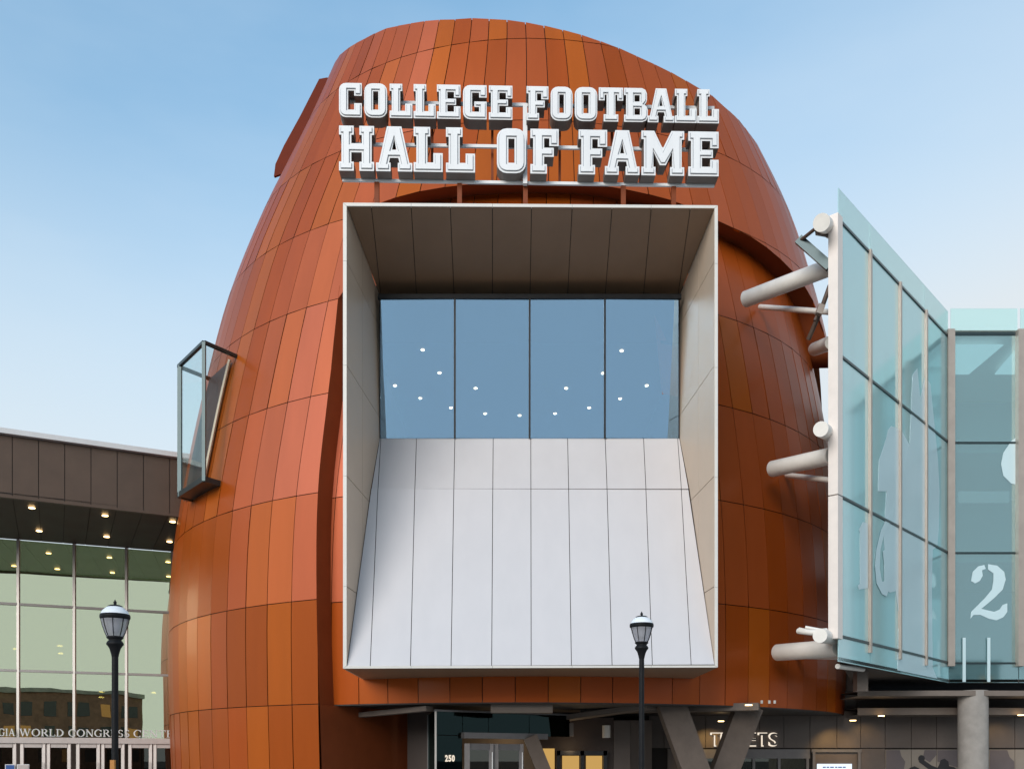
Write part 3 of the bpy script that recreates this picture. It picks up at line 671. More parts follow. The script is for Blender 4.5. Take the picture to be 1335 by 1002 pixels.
# serif letters over the doors
def serif(ch):
    H, W2, T1, T2, sfh, sv_ = 10, 0, 1.5, .7, .6, .9
    q = []
    def st(x, y0=0, y1=10, t=T1, s0=True, s1=True):
        q.append([(x-t/2, y0), (x+t/2, y0), (x+t/2, y1), (x-t/2, y1)])
        if s0: q.append([(x-t/2-sv_, y0), (x+t/2+sv_, y0), (x+t/2+sv_, y0+sfh), (x-t/2-sv_, y0+sfh)])
        if s1: q.append([(x-t/2-sv_, y1-sfh), (x+t/2+sv_, y1-sfh), (x+t/2+sv_, y1), (x-t/2-sv_, y1)])
    def ln(x0, y0, x1, y1, t):
        d = Vector((x1-x0, y1-y0)).normalized(); n = Vector((-d.y, d.x))*t/2
        q.append([(x0-n.x, y0-n.y), (x1-n.x, y1-n.y), (x1+n.x, y1+n.y), (x0+n.x, y0+n.y)])
    def arc(cx, cy, rx, ry, a0, a1, tv, th, n=14):
        for i in range(n):
            a, b = R(a0+(a1-a0)*i/n), R(a0+(a1-a0)*(i+1)/n)
            ta, tb = [th+(tv-th)*abs(math.cos(v)) for v in (a, b)]
            q.append([(cx+(rx-ta)*math.cos(a), cy+(ry-ta)*math.sin(a)), (cx+rx*math.cos(a), cy+ry*math.sin(a)), (cx+rx*math.cos(b), cy+ry*math.sin(b)), (cx+(rx-tb)*math.cos(b), cy+(ry-tb)*math.sin(b))])
    w = 8
    if ch == 'I': st(1.8); w = 3.6
    elif ch == 'O': arc(5, 5, 5, 5.2, 0, 360, 1.7, .6, 24); w = 10
    elif ch == 'C': arc(5, 5, 5, 5.2, 45, 315, 1.7, .6, 20); ln(8.4, 6.6, 8.4, 9.6, .6); w = 9
    elif ch == 'G': arc(5, 5, 5, 5.2, 45, 300, 1.7, .6, 20); ln(8.4, 6.6, 8.4, 9.6, .6); st(8, .4, 4.6, 1.4, False, True); w = 9.6
    elif ch == 'D': st(1.7); arc(3.4, 5, 5.4, 5, -90, 90, 1.7, .6); ln(1, .35, 3.6, .35, .7); ln(1, 9.65, 3.6, 9.65, .7); w = 9
    elif ch == 'L': st(1.7); ln(2, .35, 7, .35, .7); ln(6.9, 0, 6.9, 2.6, .7); w = 7.4
    elif ch == 'E': st(1.7); ln(2, .35, 7, .35, .7); ln(6.9, 0, 6.9, 2.4, .7); ln(2, 9.65, 6.7, 9.65, .7); ln(6.5, 7.7, 6.5, 10, .7); ln(2, 5.2, 5.4, 5.2, .7); ln(5.2, 4.1, 5.2, 6.3, .6); w = 7.6
    elif ch == 'R': st(1.7); arc(3.8, 7.3, 3.4, 2.7, -90, 90, 1.5, .6); ln(1, 9.65, 4, 9.65, .7); ln(1, 4.9, 4, 4.9, .7); ln(4, 4.9, 8, .2, 1.4); ln(7.2, .3, 9, .3, .6); w = 8.6
    elif ch == 'N': st(1.5, t=.8); st(8, t=.8, s0=False); ln(1.2, 9.8, 8, .2, 1.5); w = 9.4
    elif ch == 'S': arc(3.6, 7.4, 2.9, 2.7, 40, 260, 1.3, .8); arc(3.6, 2.6, 3.1, 2.7, -140, 82, 1.4, .8); ln(5.8, 7.6, 5.8, 9.7, .5); ln(.9, .4, .9, 2.6, .5); w = 7
    elif ch == 'T': st(4.2, s1=False); ln(.3, 9.6, 8.1, 9.6, .8); ln(.5, 7.4, .5, 10, .6); ln(7.9, 7.4, 7.9, 10, .6); w = 8.4
    elif ch == 'A': ln(1.4, .2, 4.7, 10, .8); ln(4.5, 10, 8, .2, 1.5); ln(2.3, 3.4, 6.6, 3.4, .7); ln(.2, .3, 2.7, .3, .6); ln(6.3, .3, 9.5, .3, .6); w = 9.6
    elif ch == 'W': ln(1.5, 9.8, 4.2, 0, 1.4); ln(4.2, 0, 6.8, 9.8, .7); ln(6.5, 9.8, 9.4, 0, 1.4); ln(9.4, 0, 12, 9.8, .7); ln(.2, 9.7, 3, 9.7, .6); ln(5, 9.7, 8, 9.7, .6); ln(10.8, 9.7, 13.2, 9.7, .6); w = 13.4
    return q, w
lets = thing('door_lettering', wpt(120, zr0+.05, -.25), 'small white serif lettering GEORGIA WORLD CONGRESS CENTER over the left glass doors', 'lettering')
z_a, z_b = wall.at(100, 959.6).z, wall.at(100, 950.2).z
for word, x0, x1 in (('GEORGIA', -38, 19.5), ('WORLD', 25, 83), ('CONGRESS', 89, 169), ('CENTER', 174, 236)):
    gw = [serif(c)[1]+1.0 for c in word]; tot = sum(gw)-1.0; u = (z_b-z_a)/10
    pa, pb = wpt(x0, z_a, -.25), wpt(x1, z_a, -.25); e = (pb-pa).normalized(); kx = (pb-pa).length/tot; c0 = 0
    for ch, g_ in zip(word, gw):
        q, _ = serif(ch); O = pa+e*(c0*kx); O.z = z_a
        part('letter', join(*[prism([[(a*kx, b*u) for a, b in l]], O, e, Vector((0, 0, 1)), -.002*(i % 5), .04) for i, l in enumerate(q)]), M['white'], lets, label='white serif letter '+ch)
        c0 += g_
for i, (c, mm) in enumerate(((8, 'screen'), (22, 'doorfr'))):
    pass
# small door notices
for x, w_, mm, lab in ((13, 12, 'blue', 'blue notice with white edge on the left glass door'), (30, 15, 'doorfr', 'pale brown notice board by the left glass door')):
    p0, p1 = wall.at(x-w_/2, 995, -.3), wall.at(x+w_/2, 995, -.3); zt_n = wall.at(x, 996, -.3).z
    nt = thing('door_notice', (p0.x, p0.y, .9), lab, 'notice')
    part('board', slab([Vector((p0.x, p0.y, .9)), Vector((p1.x, p1.y, .9)), Vector((p1.x, p1.y, zt_n)), Vector((p0.x, p0.y, zt_n))], .03, .02), M[mm], nt)
    part('edge', slab([Vector((p0.x, p0.y, .9))-wall.n*.02, Vector((p1.x, p1.y, .9))-wall.n*.02, Vector((p1.x, p1.y, zt_n))-wall.n*.02, Vector((p0.x, p0.y, zt_n))-wall.n*.02], .03, -.02), M['white'], nt)
    part('stand', box(((p0.x+p1.x)/2, p0.y+.1, .46), (.08, .08, .9)), M['doorfr'], nt)

# ------------------------------------------------------------------ glass wing on the right
wa = VP(1092, 42, 1237, 53.8); XB = 1237
DB = 53.8
def wb(x, y, back=0): return at(x, y, DB)+Vector((0, back, 0))
wing = thing('glass_wing', (30, 45, 0), 'teal glass wing with pale posts on the right of the hall', 'building')
zw = {k_: wa.at(1092, y).z for k_, y in dict(top=243, head=285, r1=461, r2=645, low=828, bot=862).items()}
def wpA(x, z, back=0):
    p = wa.at(x, 900, back); return Vector((p.x, p.y, z))
ax = [1093, 1134.5, 1173.5, 1207.5, 1237]
zz_ = [zw['bot'], zw['low'], zw['r2'], zw['r1'], zw['head']]
for i in range(4):
    for j in range(4):
        part('glass_pane', slab([wpA(ax[i], zz_[j]), wpA(ax[i+1], zz_[j]), wpA(ax[i+1], zz_[j+1]), wpA(ax[i], zz_[j+1])], .03, .018), M['tealglass'], wing)
for a, b in ((1093, 1134.5), (1134.5, 1205), (1205, 1236)):
    part('parapet_pane', slab([wpA(a, zw['head']), wpA(b, zw['head']), wpA(b, zw['top']), wpA(a, zw['top'])], .03, .01), M['paraglass'], wing)
for x in ax[1:4]: part('mullion', bar(wpA(x, zw['low']-.35, -.05), wpA(x, zw['head']+.05, -.05), .13, .12, up=wa.n), M['wmull'], wing)
for k_ in ('low', 'r2', 'r1', 'head'): part('transom', bar(wpA(1093, zw[k_], -.01), wpA(1237, zw[k_], -.01), .06, .09), M['darkteal'], wing)
# front-facing part
zB = [wb(1240, y).z for y in (890, 864, 720.5, 577, 435, 402)]
bx = [1237, 1328, 1420, 1512]
for i in range(3):
    for j in range(4):
        part('glass_pane', slab([Z(wb(bx[i], 700), zB[j]), Z(wb(bx[i+1], 700), zB[j]), Z(wb(bx[i+1], 700), zB[j+1]), Z(wb(bx[i], 700), zB[j+1])], .03, .02), M['frontglass'], wing)
    part('parapet_pane', slab([Z(wb(bx[i]+2.5, 700), zB[4]), Z(wb(bx[i+1]-1.5, 700), zB[4]), Z(wb(bx[i+1]-1.5, 700), zB[5]), Z(wb(bx[i]+2.5, 700), zB[5])], .03), M['paraglass'], wing)
for x in bx[:3]: part('mullion', bar(Z(wb(x, 700, -.12), zB[1]-.15), Z(wb(x, 700, -.12), zB[4]+.1), .30, .3), M['wmull'], wing)
for j in (1, 2, 3, 4): part('transom', bar(Z(wb(1237, 700, -.01), zB[j]), Z(wb(1512, 700, -.01), zB[j]), .06, .08 if j < 4 else .14), M['darkteal'], wing)
# pale end post of the screen, and deck, back wall, roof
pe = wpA(1089, zw['bot'], .0); pe2 = wpA(1089, zw['head']+.3, 0)
off_ = -wa.e*.42
part('end_post', join(bar(wpA(1092, zw['low']-.1, .12)-wa.e*.18, wpA(1092, zw['r2']-.02, .12)-wa.e*.18, .40, .34, up=wa.n), bar(wpA(1092, zw['r2']+.02, .12)-wa.e*.18, wpA(1092, zw['head']+.16, .12)-wa.e*.18, .40, .34, up=wa.n)), M['wpost'], wing)
A_, B_, C_ = wpA(1093, 0), wpA(1237, 0), wb(1512, 990)
part('wing_underside', slab([Z(A_, zw['bot']+.05), Z(B_, zw['bot']+.05), Z(C_, zw['bot']+.05), Vector((C_.x, 56, zw['bot']+.05)), Vector((21.5, 56, zw['bot']+.05))], .12, toward=(20, 30, -60)), M['soffit'], wing)
part('wing_ceiling', slab([Z(B_, zB[4]-.05), Z(C_, zB[4]-.05), Vector((C_.x, 50, zB[4]-.05)), Vector((B_.x, 50, zB[4]-.05))], .2, toward=(20, 30, -60)), M['trim'], wing)
for j in (2, 3): part('wing_floor', slab([Z(B_, zB[j])+Vector((0, .25, 0)), Z(C_, zB[j])+Vector((0, .25, 0)), Vector((C_.x, 50, zB[j])), Vector((B_.x, 50, zB[j]))], .35, toward=(20, 30, 60)), M['mull'], wing)
zcl = zB[4]-.28
for xa_, xb_ in ((1250, 1316), (1338, 1410), (1430, 1500)):
    pa_, pb_ = at(xa_, 600, DB), at(xb_, 600, DB)
    part('added_ceiling_glow', slab([Vector((pa_.x, pa_.y+.5, zcl)), Vector((pb_.x, pa_.y+.5, zcl)), Vector((pb_.x, pa_.y+3.6, zcl)), Vector((pa_.x+.5, pa_.y+3.6, zcl))], .05, toward=(20, 30, -60)), M['tube'], wing)  # glowing sheet added to whiten the upper glass
    part('added_wall_glow', slab([at(xa_, 640, DB+3.2), at(xb_, 640, DB+3.2), at(xb_, 655, DB+3.2), at(xa_, 655, DB+3.2)], .05), M['streakglow'], wing)  # dim glowing band added to draw the white streak in the glass
part('wing_back_wall', slab([Vector((B_.x-1, 48, zw['bot'])), Vector((C_.x, 48, zw['bot'])), Vector((C_.x, 48, zB[4])), Vector((B_.x-1, 48, zB[4]))], .2), M['tealin'], wing)
part('screen_deck', slab([wpA(1093, zw['low'], .1), wpA(1237, zw['low'], .1), wpA(1237, zw['low'], 2.2), wpA(1093, zw['low'], 1.4)], .18, toward=(0, 30, 60)), M['mull'], wing)
part('screen_inner_beam', join(*[bar(wpA(1093, zw[k_]-.1, .8), wpA(1237, zw[k_]-.1, .8), .12, .18) for k_ in ('r1', 'r2')]+[bar(wpA(x, zw['low'], .8), wpA(x, zw['head']-2, .8), .1) for x in (1112, 1156, 1190, 1222)]), M['mull'], wing)
part('glass_fins', join(*[bar(wpA(x, zw['bot']+.1, .15), wpA(x, zw['bot']+2.0, .15), .06, .25, up=wa.n) for x in (1102, 1127, 1150, 1167, 1200, 1222, 1234)]), M['frit'], wing)
for x in (1256, 1288): part('glass_fin', bar(Z(wb(x, 880, -.06), zB[0]+.05), Z(wb(x, 880, -.06), wb(x, 831).z), .13, .04), M['frit'], wing)
# frosted figures and numbers on the panes
def onA(pts, back=-.014, t=.008, m=None, name='frosted_figure', label=None):
    vs = [wa.at(x, y, back) for x, y in pts]
    O = wa.a.copy(); O.z = 0; O = O-wa.n*back
    l2 = [((v-O).dot(wa.e), v.z) for v in vs]
    return part(name, prism([l2], O, wa.e, Vector((0, 0, 1)), 0, t), m or M['frit'], wing, label=label)
def onB(pts, back=-.014, t=.008, m=None, name='frosted_number', label=None):
    vs = [wb(x, y, back) for x, y in pts]; O = Vector((0, DB*K+back, 0))
    return part(name, prism([[(v.x, v.z) for v in vs]], O, Vector((1, 0, 0)), Vector((0, 0, 1)), 0, t), m or M['frit'], wing, label=label)
onA([(1190, 488), (1196, 480), (1200, 520), (1206, 490), (1213, 500), (1219, 560), (1223, 600), (1225, 640), (1224, 690), (1222, 712), (1216, 716), (1215, 760), (1216, 870), (1222, 884), (1170, 873), (1172, 800), (1168, 770), (1160, 772), (1153, 765), (1155, 735), (1152, 700), (1156, 640), (1145, 640), (1146, 600), (1156, 570), (1158, 560), (1162, 555), (1175, 560), (1186, 580)], label='frosted outline of a running player')
def stamp(f, pts, **k_): return f(pts, **k_)
onA([(1120, 690), (1125, 680), (1131.5, 682), (1131.5, 766), (1120, 768), (1118.5, 763), (1121.5, 760), (1121.5, 694)], name='frosted_number', label='frosted numeral 1')
# 6 as a ring with tail
ring_o = [(1152+10*math.cos(R(a)), 733+40*math.sin(R(a))) for a in range(0, 360, 20)]
onA([(1166, 668), (1158, 672), (1149, 690), (1143, 715), (1141, 738), (1143, 760), (1150, 774), (1156, 777), (1160, 765), (1161, 745), (1159, 725), (1155, 715), (1151, 718), (1153, 735), (1153, 757), (1150, 758), (1147, 740), (1148, 716), (1153, 694), (1161, 681)], name='frosted_number', label='frosted numeral 6', back=-.026)
onB([(1266, 757), (1268, 745), (1275, 738), (1283, 736), (1285, 741), (1280, 743), (1281, 750), (1277, 757), (1271, 760)], label='frosted numeral 2, upper dot')
onB([(1288, 735), (1300, 737), (1309, 745), (1311, 755), (1307, 768), (1296, 779), (1283, 790), (1279, 793), (1287, 795), (1296, 797), (1303, 794), (1307, 788), (1313, 786), (1313, 797), (1308, 804), (1299, 808), (1289, 806), (1278, 801), (1269, 801), (1265, 806), (1266, 797), (1272, 791), (1284, 779), (1293, 768), (1295, 757), (1295, 747), (1288, 742)], label='frosted numeral 2')
onB([(1327, 568), (1318, 575), (1308, 590), (1305, 605), (1308, 620), (1318, 630), (1330, 633), (1345, 625), (1350, 590), (1340, 570)], name='frosted_figure', label='frosted rounded figure at the frame edge')
onB([(1332, 530), (1345, 520), (1372, 530), (1378, 560), (1360, 580), (1340, 566)], name='frosted_figure')
# struts between the hall and the screen
def wq(x, y, D): return at(x, y, D)
def strut(name, a, b, r, seg=20): return part(name, tube([a, b], r, seg), M['pipe'], wing, smooth=False)
def smooth_tube(name, pts, r, m=None, seg=20):
    v, f = tube(pts, r, seg); o = part(name, (v, f), m or M['pipe'], wing)
    me = o.data
    for p in me.polygons:
        if len(p.vertices) == 4: p.use_smooth = True
    return o
def onskin(x, y, off=INOFF):
    z, t = hit(x, y, off); return surf(z, t, off)
smooth_tube('strut', [onskin(972, 390, 0.0), at(1083, 348, 43.5)], .30)
smooth_tube('strut', [onskin(991, 400, .9), at(1085, 407, 43.6)], .10)
smooth_tube('strut', [at(1062, 455, 49), at(1085, 446, 44)], .25)
smooth_tube('strut', [onskin(1007, 611, 0.0), at(1084, 594, 43.5)], .30)
smooth_tube('strut', [onskin(1026, 619, .9), at(1085, 626, 43.6)], .10)
smooth_tube('strut', [onskin(1014, 850, 0.3), at(1094, 844, 43.5)], .32)
smooth_tube('strut', [onskin(1040, 855, .9), at(1098, 856, 43.8)], .10)
smooth_tube('pipe_end', [at(1071, 290, 41.2), at(1084, 300, 44)], .28)
smooth_tube('pipe_end', [at(1070, 559, 41.2), at(1086, 568, 44)], .25)
smooth_tube('pipe_end', [at(1069, 828, 41.2), at(1090, 832, 44)], .24)
smooth_tube('link_rod', [at(1068, 294, 41.6), at(1043, 314, 43)], .06, M['steel'])
part('tie_plate', bar(at(1041, 312, 43), at(1082, 348, 42.4), .16, .30), M['darkteal'], wing)
part('tie_plate', bar(at(1080, 303, 42.5), at(1064, 300, 42), .1, .3), M['steel'], wing)
smooth_tube('link_rod', [at(1054, 442, 44), at(1070, 405, 43), at(1082, 372, 42.6)], .08, M['steel'])
smooth_tube('link_rod', [at(1082, 374, 43.2), at(1062, 418, 43)], .05, M['steel'])
part('clamp', bar(at(1067, 410, 42.9), at(1071, 398, 42.9), .22), M['wmull'], wing)
part('tie_plate', bar(at(1070, 556, 42), at(1086, 568, 43), .1, .35), M['steel'], wing)
part('tie_plate', bar(at(1042, 820, 42.6), at(1070, 826, 41.8), .1, .14), M['pipe'], wing)
smooth_tube('link_rod', [at(1041, 822, 42.8), at(1058, 824, 42), at(1078, 822, 42)], .10)
smooth_tube('link_rod', [at(1050, 817, 42.3), at(1072, 821, 42)], .05)
smooth_tube('strut', [at(1092, 868, 43), at(1125, 872, 46)], .09)
part('hanger', bar(at(1122, 870, 47.5), at(1122, 901, 47.5), .42, .42), M['ledge'], wing)

# ------------------------------------------------------------------ ground floor under the overhang
base = thing('ticket_hall', (8, 44, 0), 'dark taupe ground floor with ticket windows under the overhang', 'building')
zso = EYE+2.70*K
under = [surf(2.74, t, INOFF+.02) for t in np.linspace(-26, 78, 30)]
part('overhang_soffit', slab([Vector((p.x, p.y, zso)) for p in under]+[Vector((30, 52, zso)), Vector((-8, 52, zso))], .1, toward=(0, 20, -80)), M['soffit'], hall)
TW = 56.; 
def tw(x, y, b=0): return at(x, y, TW)+Vector((0, b, 0))
# upper wall panels, header, lower panels
seamx = [886, 920, 958, 990, 1022, 1056, 1091, 1122, 1154, 1188, 1221, 1255, 1289, 1323, 1357, 1391]
for i in range(len(seamx)-1):
    a, b = seamx[i], seamx[i+1]
    part('wall_panel', slab([tw(a, 926), tw(b, 926), tw(b, 974.5), tw(a, 974.5)], .06, .012), M['taupe'], base)
for a, b in ((870, 886), (886, 904), (1122, 1154)): part('wall_panel', slab([tw(a, 975), tw(b, 975), tw(b, 1024), tw(a, 1024)], .06, .012), M['taupe'], base)
for a, b in ((846, 866), (866, 886)): part('wall_panel', slab([tw(a, 926), tw(b, 926), tw(b, 974.5), tw(a, 974.5)], .06, .012), M['taupe'], base)
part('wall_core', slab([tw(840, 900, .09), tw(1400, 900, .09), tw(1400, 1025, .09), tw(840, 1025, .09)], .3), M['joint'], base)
part('window_header', slab([tw(905, 976, -.02), tw(1056, 976, -.02), tw(1056, 988, -.02), tw(905, 988, -.02)], .1), M['greyfr'], base)
for x in (905, 918, 950, 982, 1015, 1052): part('window_post', bar(tw(x, 988, -.05), tw(x, 1024, -.05), .12), M['greyfr'], base)
for a, b in ((906, 917), (919, 949), (951, 981), (983, 1014), (1016, 1051)): part('ticket_window', slab([tw(a, 988, -.01), tw(b, 988, -.01), tw(b, 1024, -.01), tw(a, 1024, -.01)], .04), M['darkglass'], base)
part('display_surround', join(bar(tw(1057, 978, -.08), tw(1122, 978, -.08), .1, .14), bar(tw(1060, 980, -.08), tw(1060, 1024, -.08), .12), bar(tw(1119, 980, -.08), tw(1119, 1024, -.08), .12)), M['greyfr'], base)
part('display_recess', slab([tw(1061, 981, -.01), tw(1118, 981, -.01), tw(1118, 1024, -.01), tw(1061, 1024, -.01)], .04), M['taupe'], base)
scr = part('display_screen', slab([tw(1065, 995, -.06), tw(1110, 995, -.06), tw(1110, 1018, -.06), tw(1065, 1018, -.06)], .05), M['screen'], base)
part('screen_text', join(*[slab([tw(x, 998.6, -.068), tw(x+w_, 998.6, -.068), tw(x+w_, 1000.2, -.068), tw(x, 1000.2, -.068)], .004) for x, w_ in ((1072, 4), (1077, 3.4), (1081.5, 5), (1088, 3), (1092, 5), (1098, 4))]), M['blue'], scr)
# mural
for a, b in ((1154, 1188), (1188, 1221), (1221, 1255), (1255, 1289), (1289, 1323), (1323, 1391)):
    part('mural_panel', slab([tw(a, 976, -.01), tw(b, 976, -.01), tw(b, 1024, -.01), tw(a, 1024, -.01)], .06, .012), M['mural'], base)
def flat(pts, b, m, name): return part(name, slab([tw(x, y, b) for x, y in pts], .006) if len(pts) < 5 else prism([[(tw(x, y).x, tw(x, y).z) for x, y in pts]], Vector((0, TW*K+b, 0)), Vector((1, 0, 0)), Vector((0, 0, 1)), 0, .006), m, base)
flat([(1155, 977), (1173, 977), (1175, 985), (1180, 992), (1178, 1003), (1176, 1024), (1155, 1024)], -.02, M['muralp'], 'mural_shape')
flat([(1205, 977), (1221, 977), (1221, 983), (1212, 993), (1207, 990), (1203, 987)], -.02, M['muralp'], 'mural_shape')
flat([(1222, 977), (1250, 977), (1250, 1000), (1236, 996), (1222, 992)], -.02, M['muralp'], 'mural_shape')
flat([(1290, 977), (1313, 977), (1316, 986), (1322, 992), (1322, 1024), (1290, 1024)], -.02, M['muralp'], 'mural_shape')
disc = lambda cx, cy, r, n=14: [(cx+r*math.cos(2*math.pi*i/n), cy+r*math.sin(2*math.pi*i/n)) for i in range(n)]
flat(disc(1201, 988, 4.4), -.032, M['mfig'], 'mural_ball')
flat([(1197, 992), (1204, 990), (1214, 997), (1222, 1000), (1224, 996), (1226, 990), (1231, 988), (1236, 992), (1237, 998), (1243, 999), (1250, 1004), (1252, 1024), (1214, 1024), (1213, 1004)], -.034, M['mfig'], 'mural_player')
flat([(1180, 1010), (1186, 1000), (1192, 998), (1198, 1001), (1200, 1010), (1202, 1024), (1178, 1024)], -.033, M['mfig'], 'mural_player')
# ledges and dark reveal above
def ledge_curve(y0, x0, x1, D0, th, sag=0, m='ledge', name='curved_ledge', n=12):
    P_ = [at(x0+(x1-x0)*i/n, 0, D0) for i in range(n+1)]; V, F = [], []
    for i, p in enumerate(P_):
        z = EYE+(990-y0)/1200*D0*K; y_ = D0*K-sag*math.sin(math.pi*i/n)
        V += [(p.x, y_, z), (p.x, y_, z-th), (p.x, y_+2.5, z), (p.x, y_+2.5, z-th)]
    for i in range(n):
        a = i*4; b = a+4; F += [(a, b, b+1, a+1), (a, a+2, b+2, b), (a+1, b+1, b+3, a+3)]
    return part(name, (V, F), M[m], base, smooth=False)
ledge_curve(922.5, 1118, 1360, 54, .30, .35)
ledge_curve(900, 1118, 1400, 52, .22, .2)
ledge_curve(925, 880, 1090, 55, .18, 2.2, 'soffit')
part('recess_band', slab([at(1118, 905, 55.8), at(1400, 905, 55.8), at(1400, 924, 55.8), at(1118, 924, 55.8)], .1), M['soffit'], base)
for x, y, D in ((940, 940, 53), (1112, 939, 53), (1149, 933, 53.5), (1331, 932, 53.5), (976, 919, 46)):
    p = at(x, y, D); lp = part('downlight', lathe([(0, 0), (.13, 0), (.13, .03)], p, 14), M['warm'], base)
    if x in (940, 1112, 1331, 1149):
        ld = bpy.data.lights.new('downlight_lamp', 'SPOT'); ld.energy = 75 if x in (940, 1112) else 22; ld.color = (1, .62, .22); ld.spot_size = R(70); ld.spot_blend = .8; ld.shadow_soft_size = .05
        lo_ = link(bpy.data.objects.new('downlight_lamp', ld)); lo_.parent = base; lo_.location = p+Vector((0, .2, -.05))-base.location; lo_.rotation_euler = (R(52), 0, 0)
part('wall_core', slab([at(1080, 860, 56.5), at(1135, 860, 56.5), at(1135, 930, 56.5), at(1080, 930, 56.5)], .2), M['dkwall'], base)
# tickets sign
tk = thing('tickets_sign', tw(970, 965, -.3), 'halo-lit dark letters reading TICKETS behind the leaning column', 'sign')
def text_mesh(ch, size_, bold=0):
    c = bpy.data.curves.new('t', 'FONT'); c.body = ch; c.size = size_; c.offset = bold; c.resolution_u = 4
    o = bpy.data.objects.new('t', c); link(o); bpy.context.view_layer.update()
    me = bpy.data.meshes.new_from_object(o.evaluated_get(bpy.context.evaluated_depsgraph_get())); bpy.data.objects.remove(o)
    return me
def letter3d(ch, O, ex, h, m, parent, bold=0, depth=.05, name='letter', label=None, w=None):
    me = text_mesh(ch, 1, bold); vs = [v.co.copy() for v in me.vertices]
    x0, x1, y0, y1 = min(v.x for v in vs), max(v.x for v in vs), min(v.y for v in vs), max(v.y for v in vs)
    s = h/(y1-y0); sx = (w/(x1-x0)) if w else s; f = [tuple(p.vertices) for p in me.polygons]
    cnt = {}
    for q in f:
        for i in range(len(q)):
            e_ = (q[i], q[(i+1) % len(q)]); cnt[e_] = 1
    n = len(vs); ey = Vector((0, 0, 1)).cross(ex)
    P0 = [O+ex*((v.x-x0)*sx)+Vector((0, 0, (v.y-y0)*s)) for v in vs]
    V = P0+[p+ey*depth for p in P0]; F = f+[tuple(i+n for i in reversed(q)) for q in f]
    F += [(a, b, b+n, a+n) for a, b in cnt if (b, a) not in cnt]
    return part(name, (V, F), m, parent, label=label)
zA, zBt = tw(0, 971, -.2).z, tw(0, 955.5, -.2).z
for ch, xa, xb in (('T', 927, 938), ('I', 940, 942.6), ('C', 946, 958), ('K', 960, 971), ('E', 976, 985), ('T', 988.5, 999.5), ('S', 1002.5, 1013)):
    pa, pb = tw(xa, 971, -.22), tw(xb, 971, -.22)
    l_ = letter3d(ch, pa, Vector((1, 0, 0)), zBt-zA, M['letterside'], tk, bold=.012, w=pb.x-pa.x, label='letter '+ch)
    g_ = letter3d(ch, pa+Vector((-.055, .09, -.05)), Vector((1, 0, 0)), zBt-zA+.09, M['halo'], tk, bold=.02, w=pb.x-pa.x+.05, name='halo')
    g_.parent = l_; 
# columns
def col(name, a, b, r, m, lab, cat, seg=28):
    o = part(name, tube([a, b], r, seg), M[m]); o.data.polygons.foreach_set('use_smooth', [len(p.vertices) == 4 for p in o.data.polygons]); return tag(o, lab, cat)
pc = at(1268.5, 990, 52.5)
col('round_column', Vector((pc.x, pc.y, 0)), Vector((pc.x, pc.y, EYE+(990-900)/1200*52.5*K)), .60, 'conc', 'round grey concrete column under the glass wing', 'column')
def lean(xa, ya, xb, yb, D, w, lab, m='concdark', D2=None):
    a, b = at(xa, ya, D), at(xb, yb, D2 or D); d = (b-a); b = a+d*((a.z-.0)/(a.z-b.z))
    return tag(part('leaning_column', bar(a, b, w, .8, up=(0, 1, 0)), M[m]), lab, 'column')
lean(873, 914, 905, 1002, 47, 1.02, 'brown concrete column leaning right, left of the ticket sign')
lean(976, 920, 945, 1002, 48.5, 1.0, 'dark concrete column leaning left across the ticket sign')
lean(691, 960, 708, 1002, 48, .55, 'slim grey column leaning beside the entrance doors')
part('soffit_beam', bar(at(760, 925, 50), at(990, 921, 47), .9, .28), M['ledge'], base)
part('soffit_beam', bar(at(640, 921, 45), at(720, 921, 45), .6, .45), M['ledge'], base)
part('soffit_beam', bar(at(735, 936, 50), at(850, 920, 46.5), .7, .2), M['ledge'], base)
part('soffit_beam', bar(at(455, 933, 48), at(560, 923, 45), .4, .18), M['ledge'], base)
part('soffit_beam', bar(at(455, 937, 50), at(495, 934, 50), .4, .12), M['ledge'], base)
# entrance block on the left
ent = thing('entrance_vestibule', at(640, 1040, 47), 'glazed entrance vestibule with number 250 and double doors', 'entrance')
def ev(x, y, D): return at(x, y, D)
part('side_wall', slab([at(440, 915, 52), at(560, 915, 50), at(560, 1030, 50), at(440, 1030, 52)], .3), M['dkwall'], base)
for x in (478, 503, 528): part('wall_seam', bar(at(x, 915, 51.2), at(x, 1030, 51.2), .03), M['joint'], base)
vg = VP(568, 45, 745, 49.5)
zt3 = vg.at(568, 925.5).z
def vz(x, z, b=0):
    p = vg.at(x, 990, b); return Vector((p.x, p.y, z))
zdr = vg.at(603, 958).z
for a, b in ((568, 603), (603, 637), (637, 690), (690, 743)):
    part('glass_pane', slab([vz(a, zdr), vz(b, zdr), vz(b, zt3), vz(a, zt3)], .03, .012), M['vestglass'], ent)
part('glass_pane', slab([vz(568, 0), vz(603, 0), vz(603, zdr), vz(568, zdr)], .03, .012), M['vestglass'], ent)
part('glass_pane', slab([vz(568, 0), vz(568, zt3), vz(568, zt3)+Vector((-.6, 3.5, 0)), vz(568, 0)+Vector((-.6, 3.5, 0))], .03), M['vestglass'], ent)
part('corner_post', bar(vz(568, 0, -.02), vz(568, zt3, -.02), .07), M['mull'], ent)
part('corner_post', bar(vz(568, 0)+Vector((-.6, 3.5, 0)), vz(568, zt3)+Vector((-.6, 3.5, 0)), .07), M['greyfr'], ent)
part('roof_edge', bar(vz(566, zt3, -.02), vz(745, zt3, -.02), .1, .07), M['greyfr'], ent)
part('door_head', bar(vz(603, zdr, -.1), vz(712, zdr, -.1), .25, .22), M['greyfr'], ent)
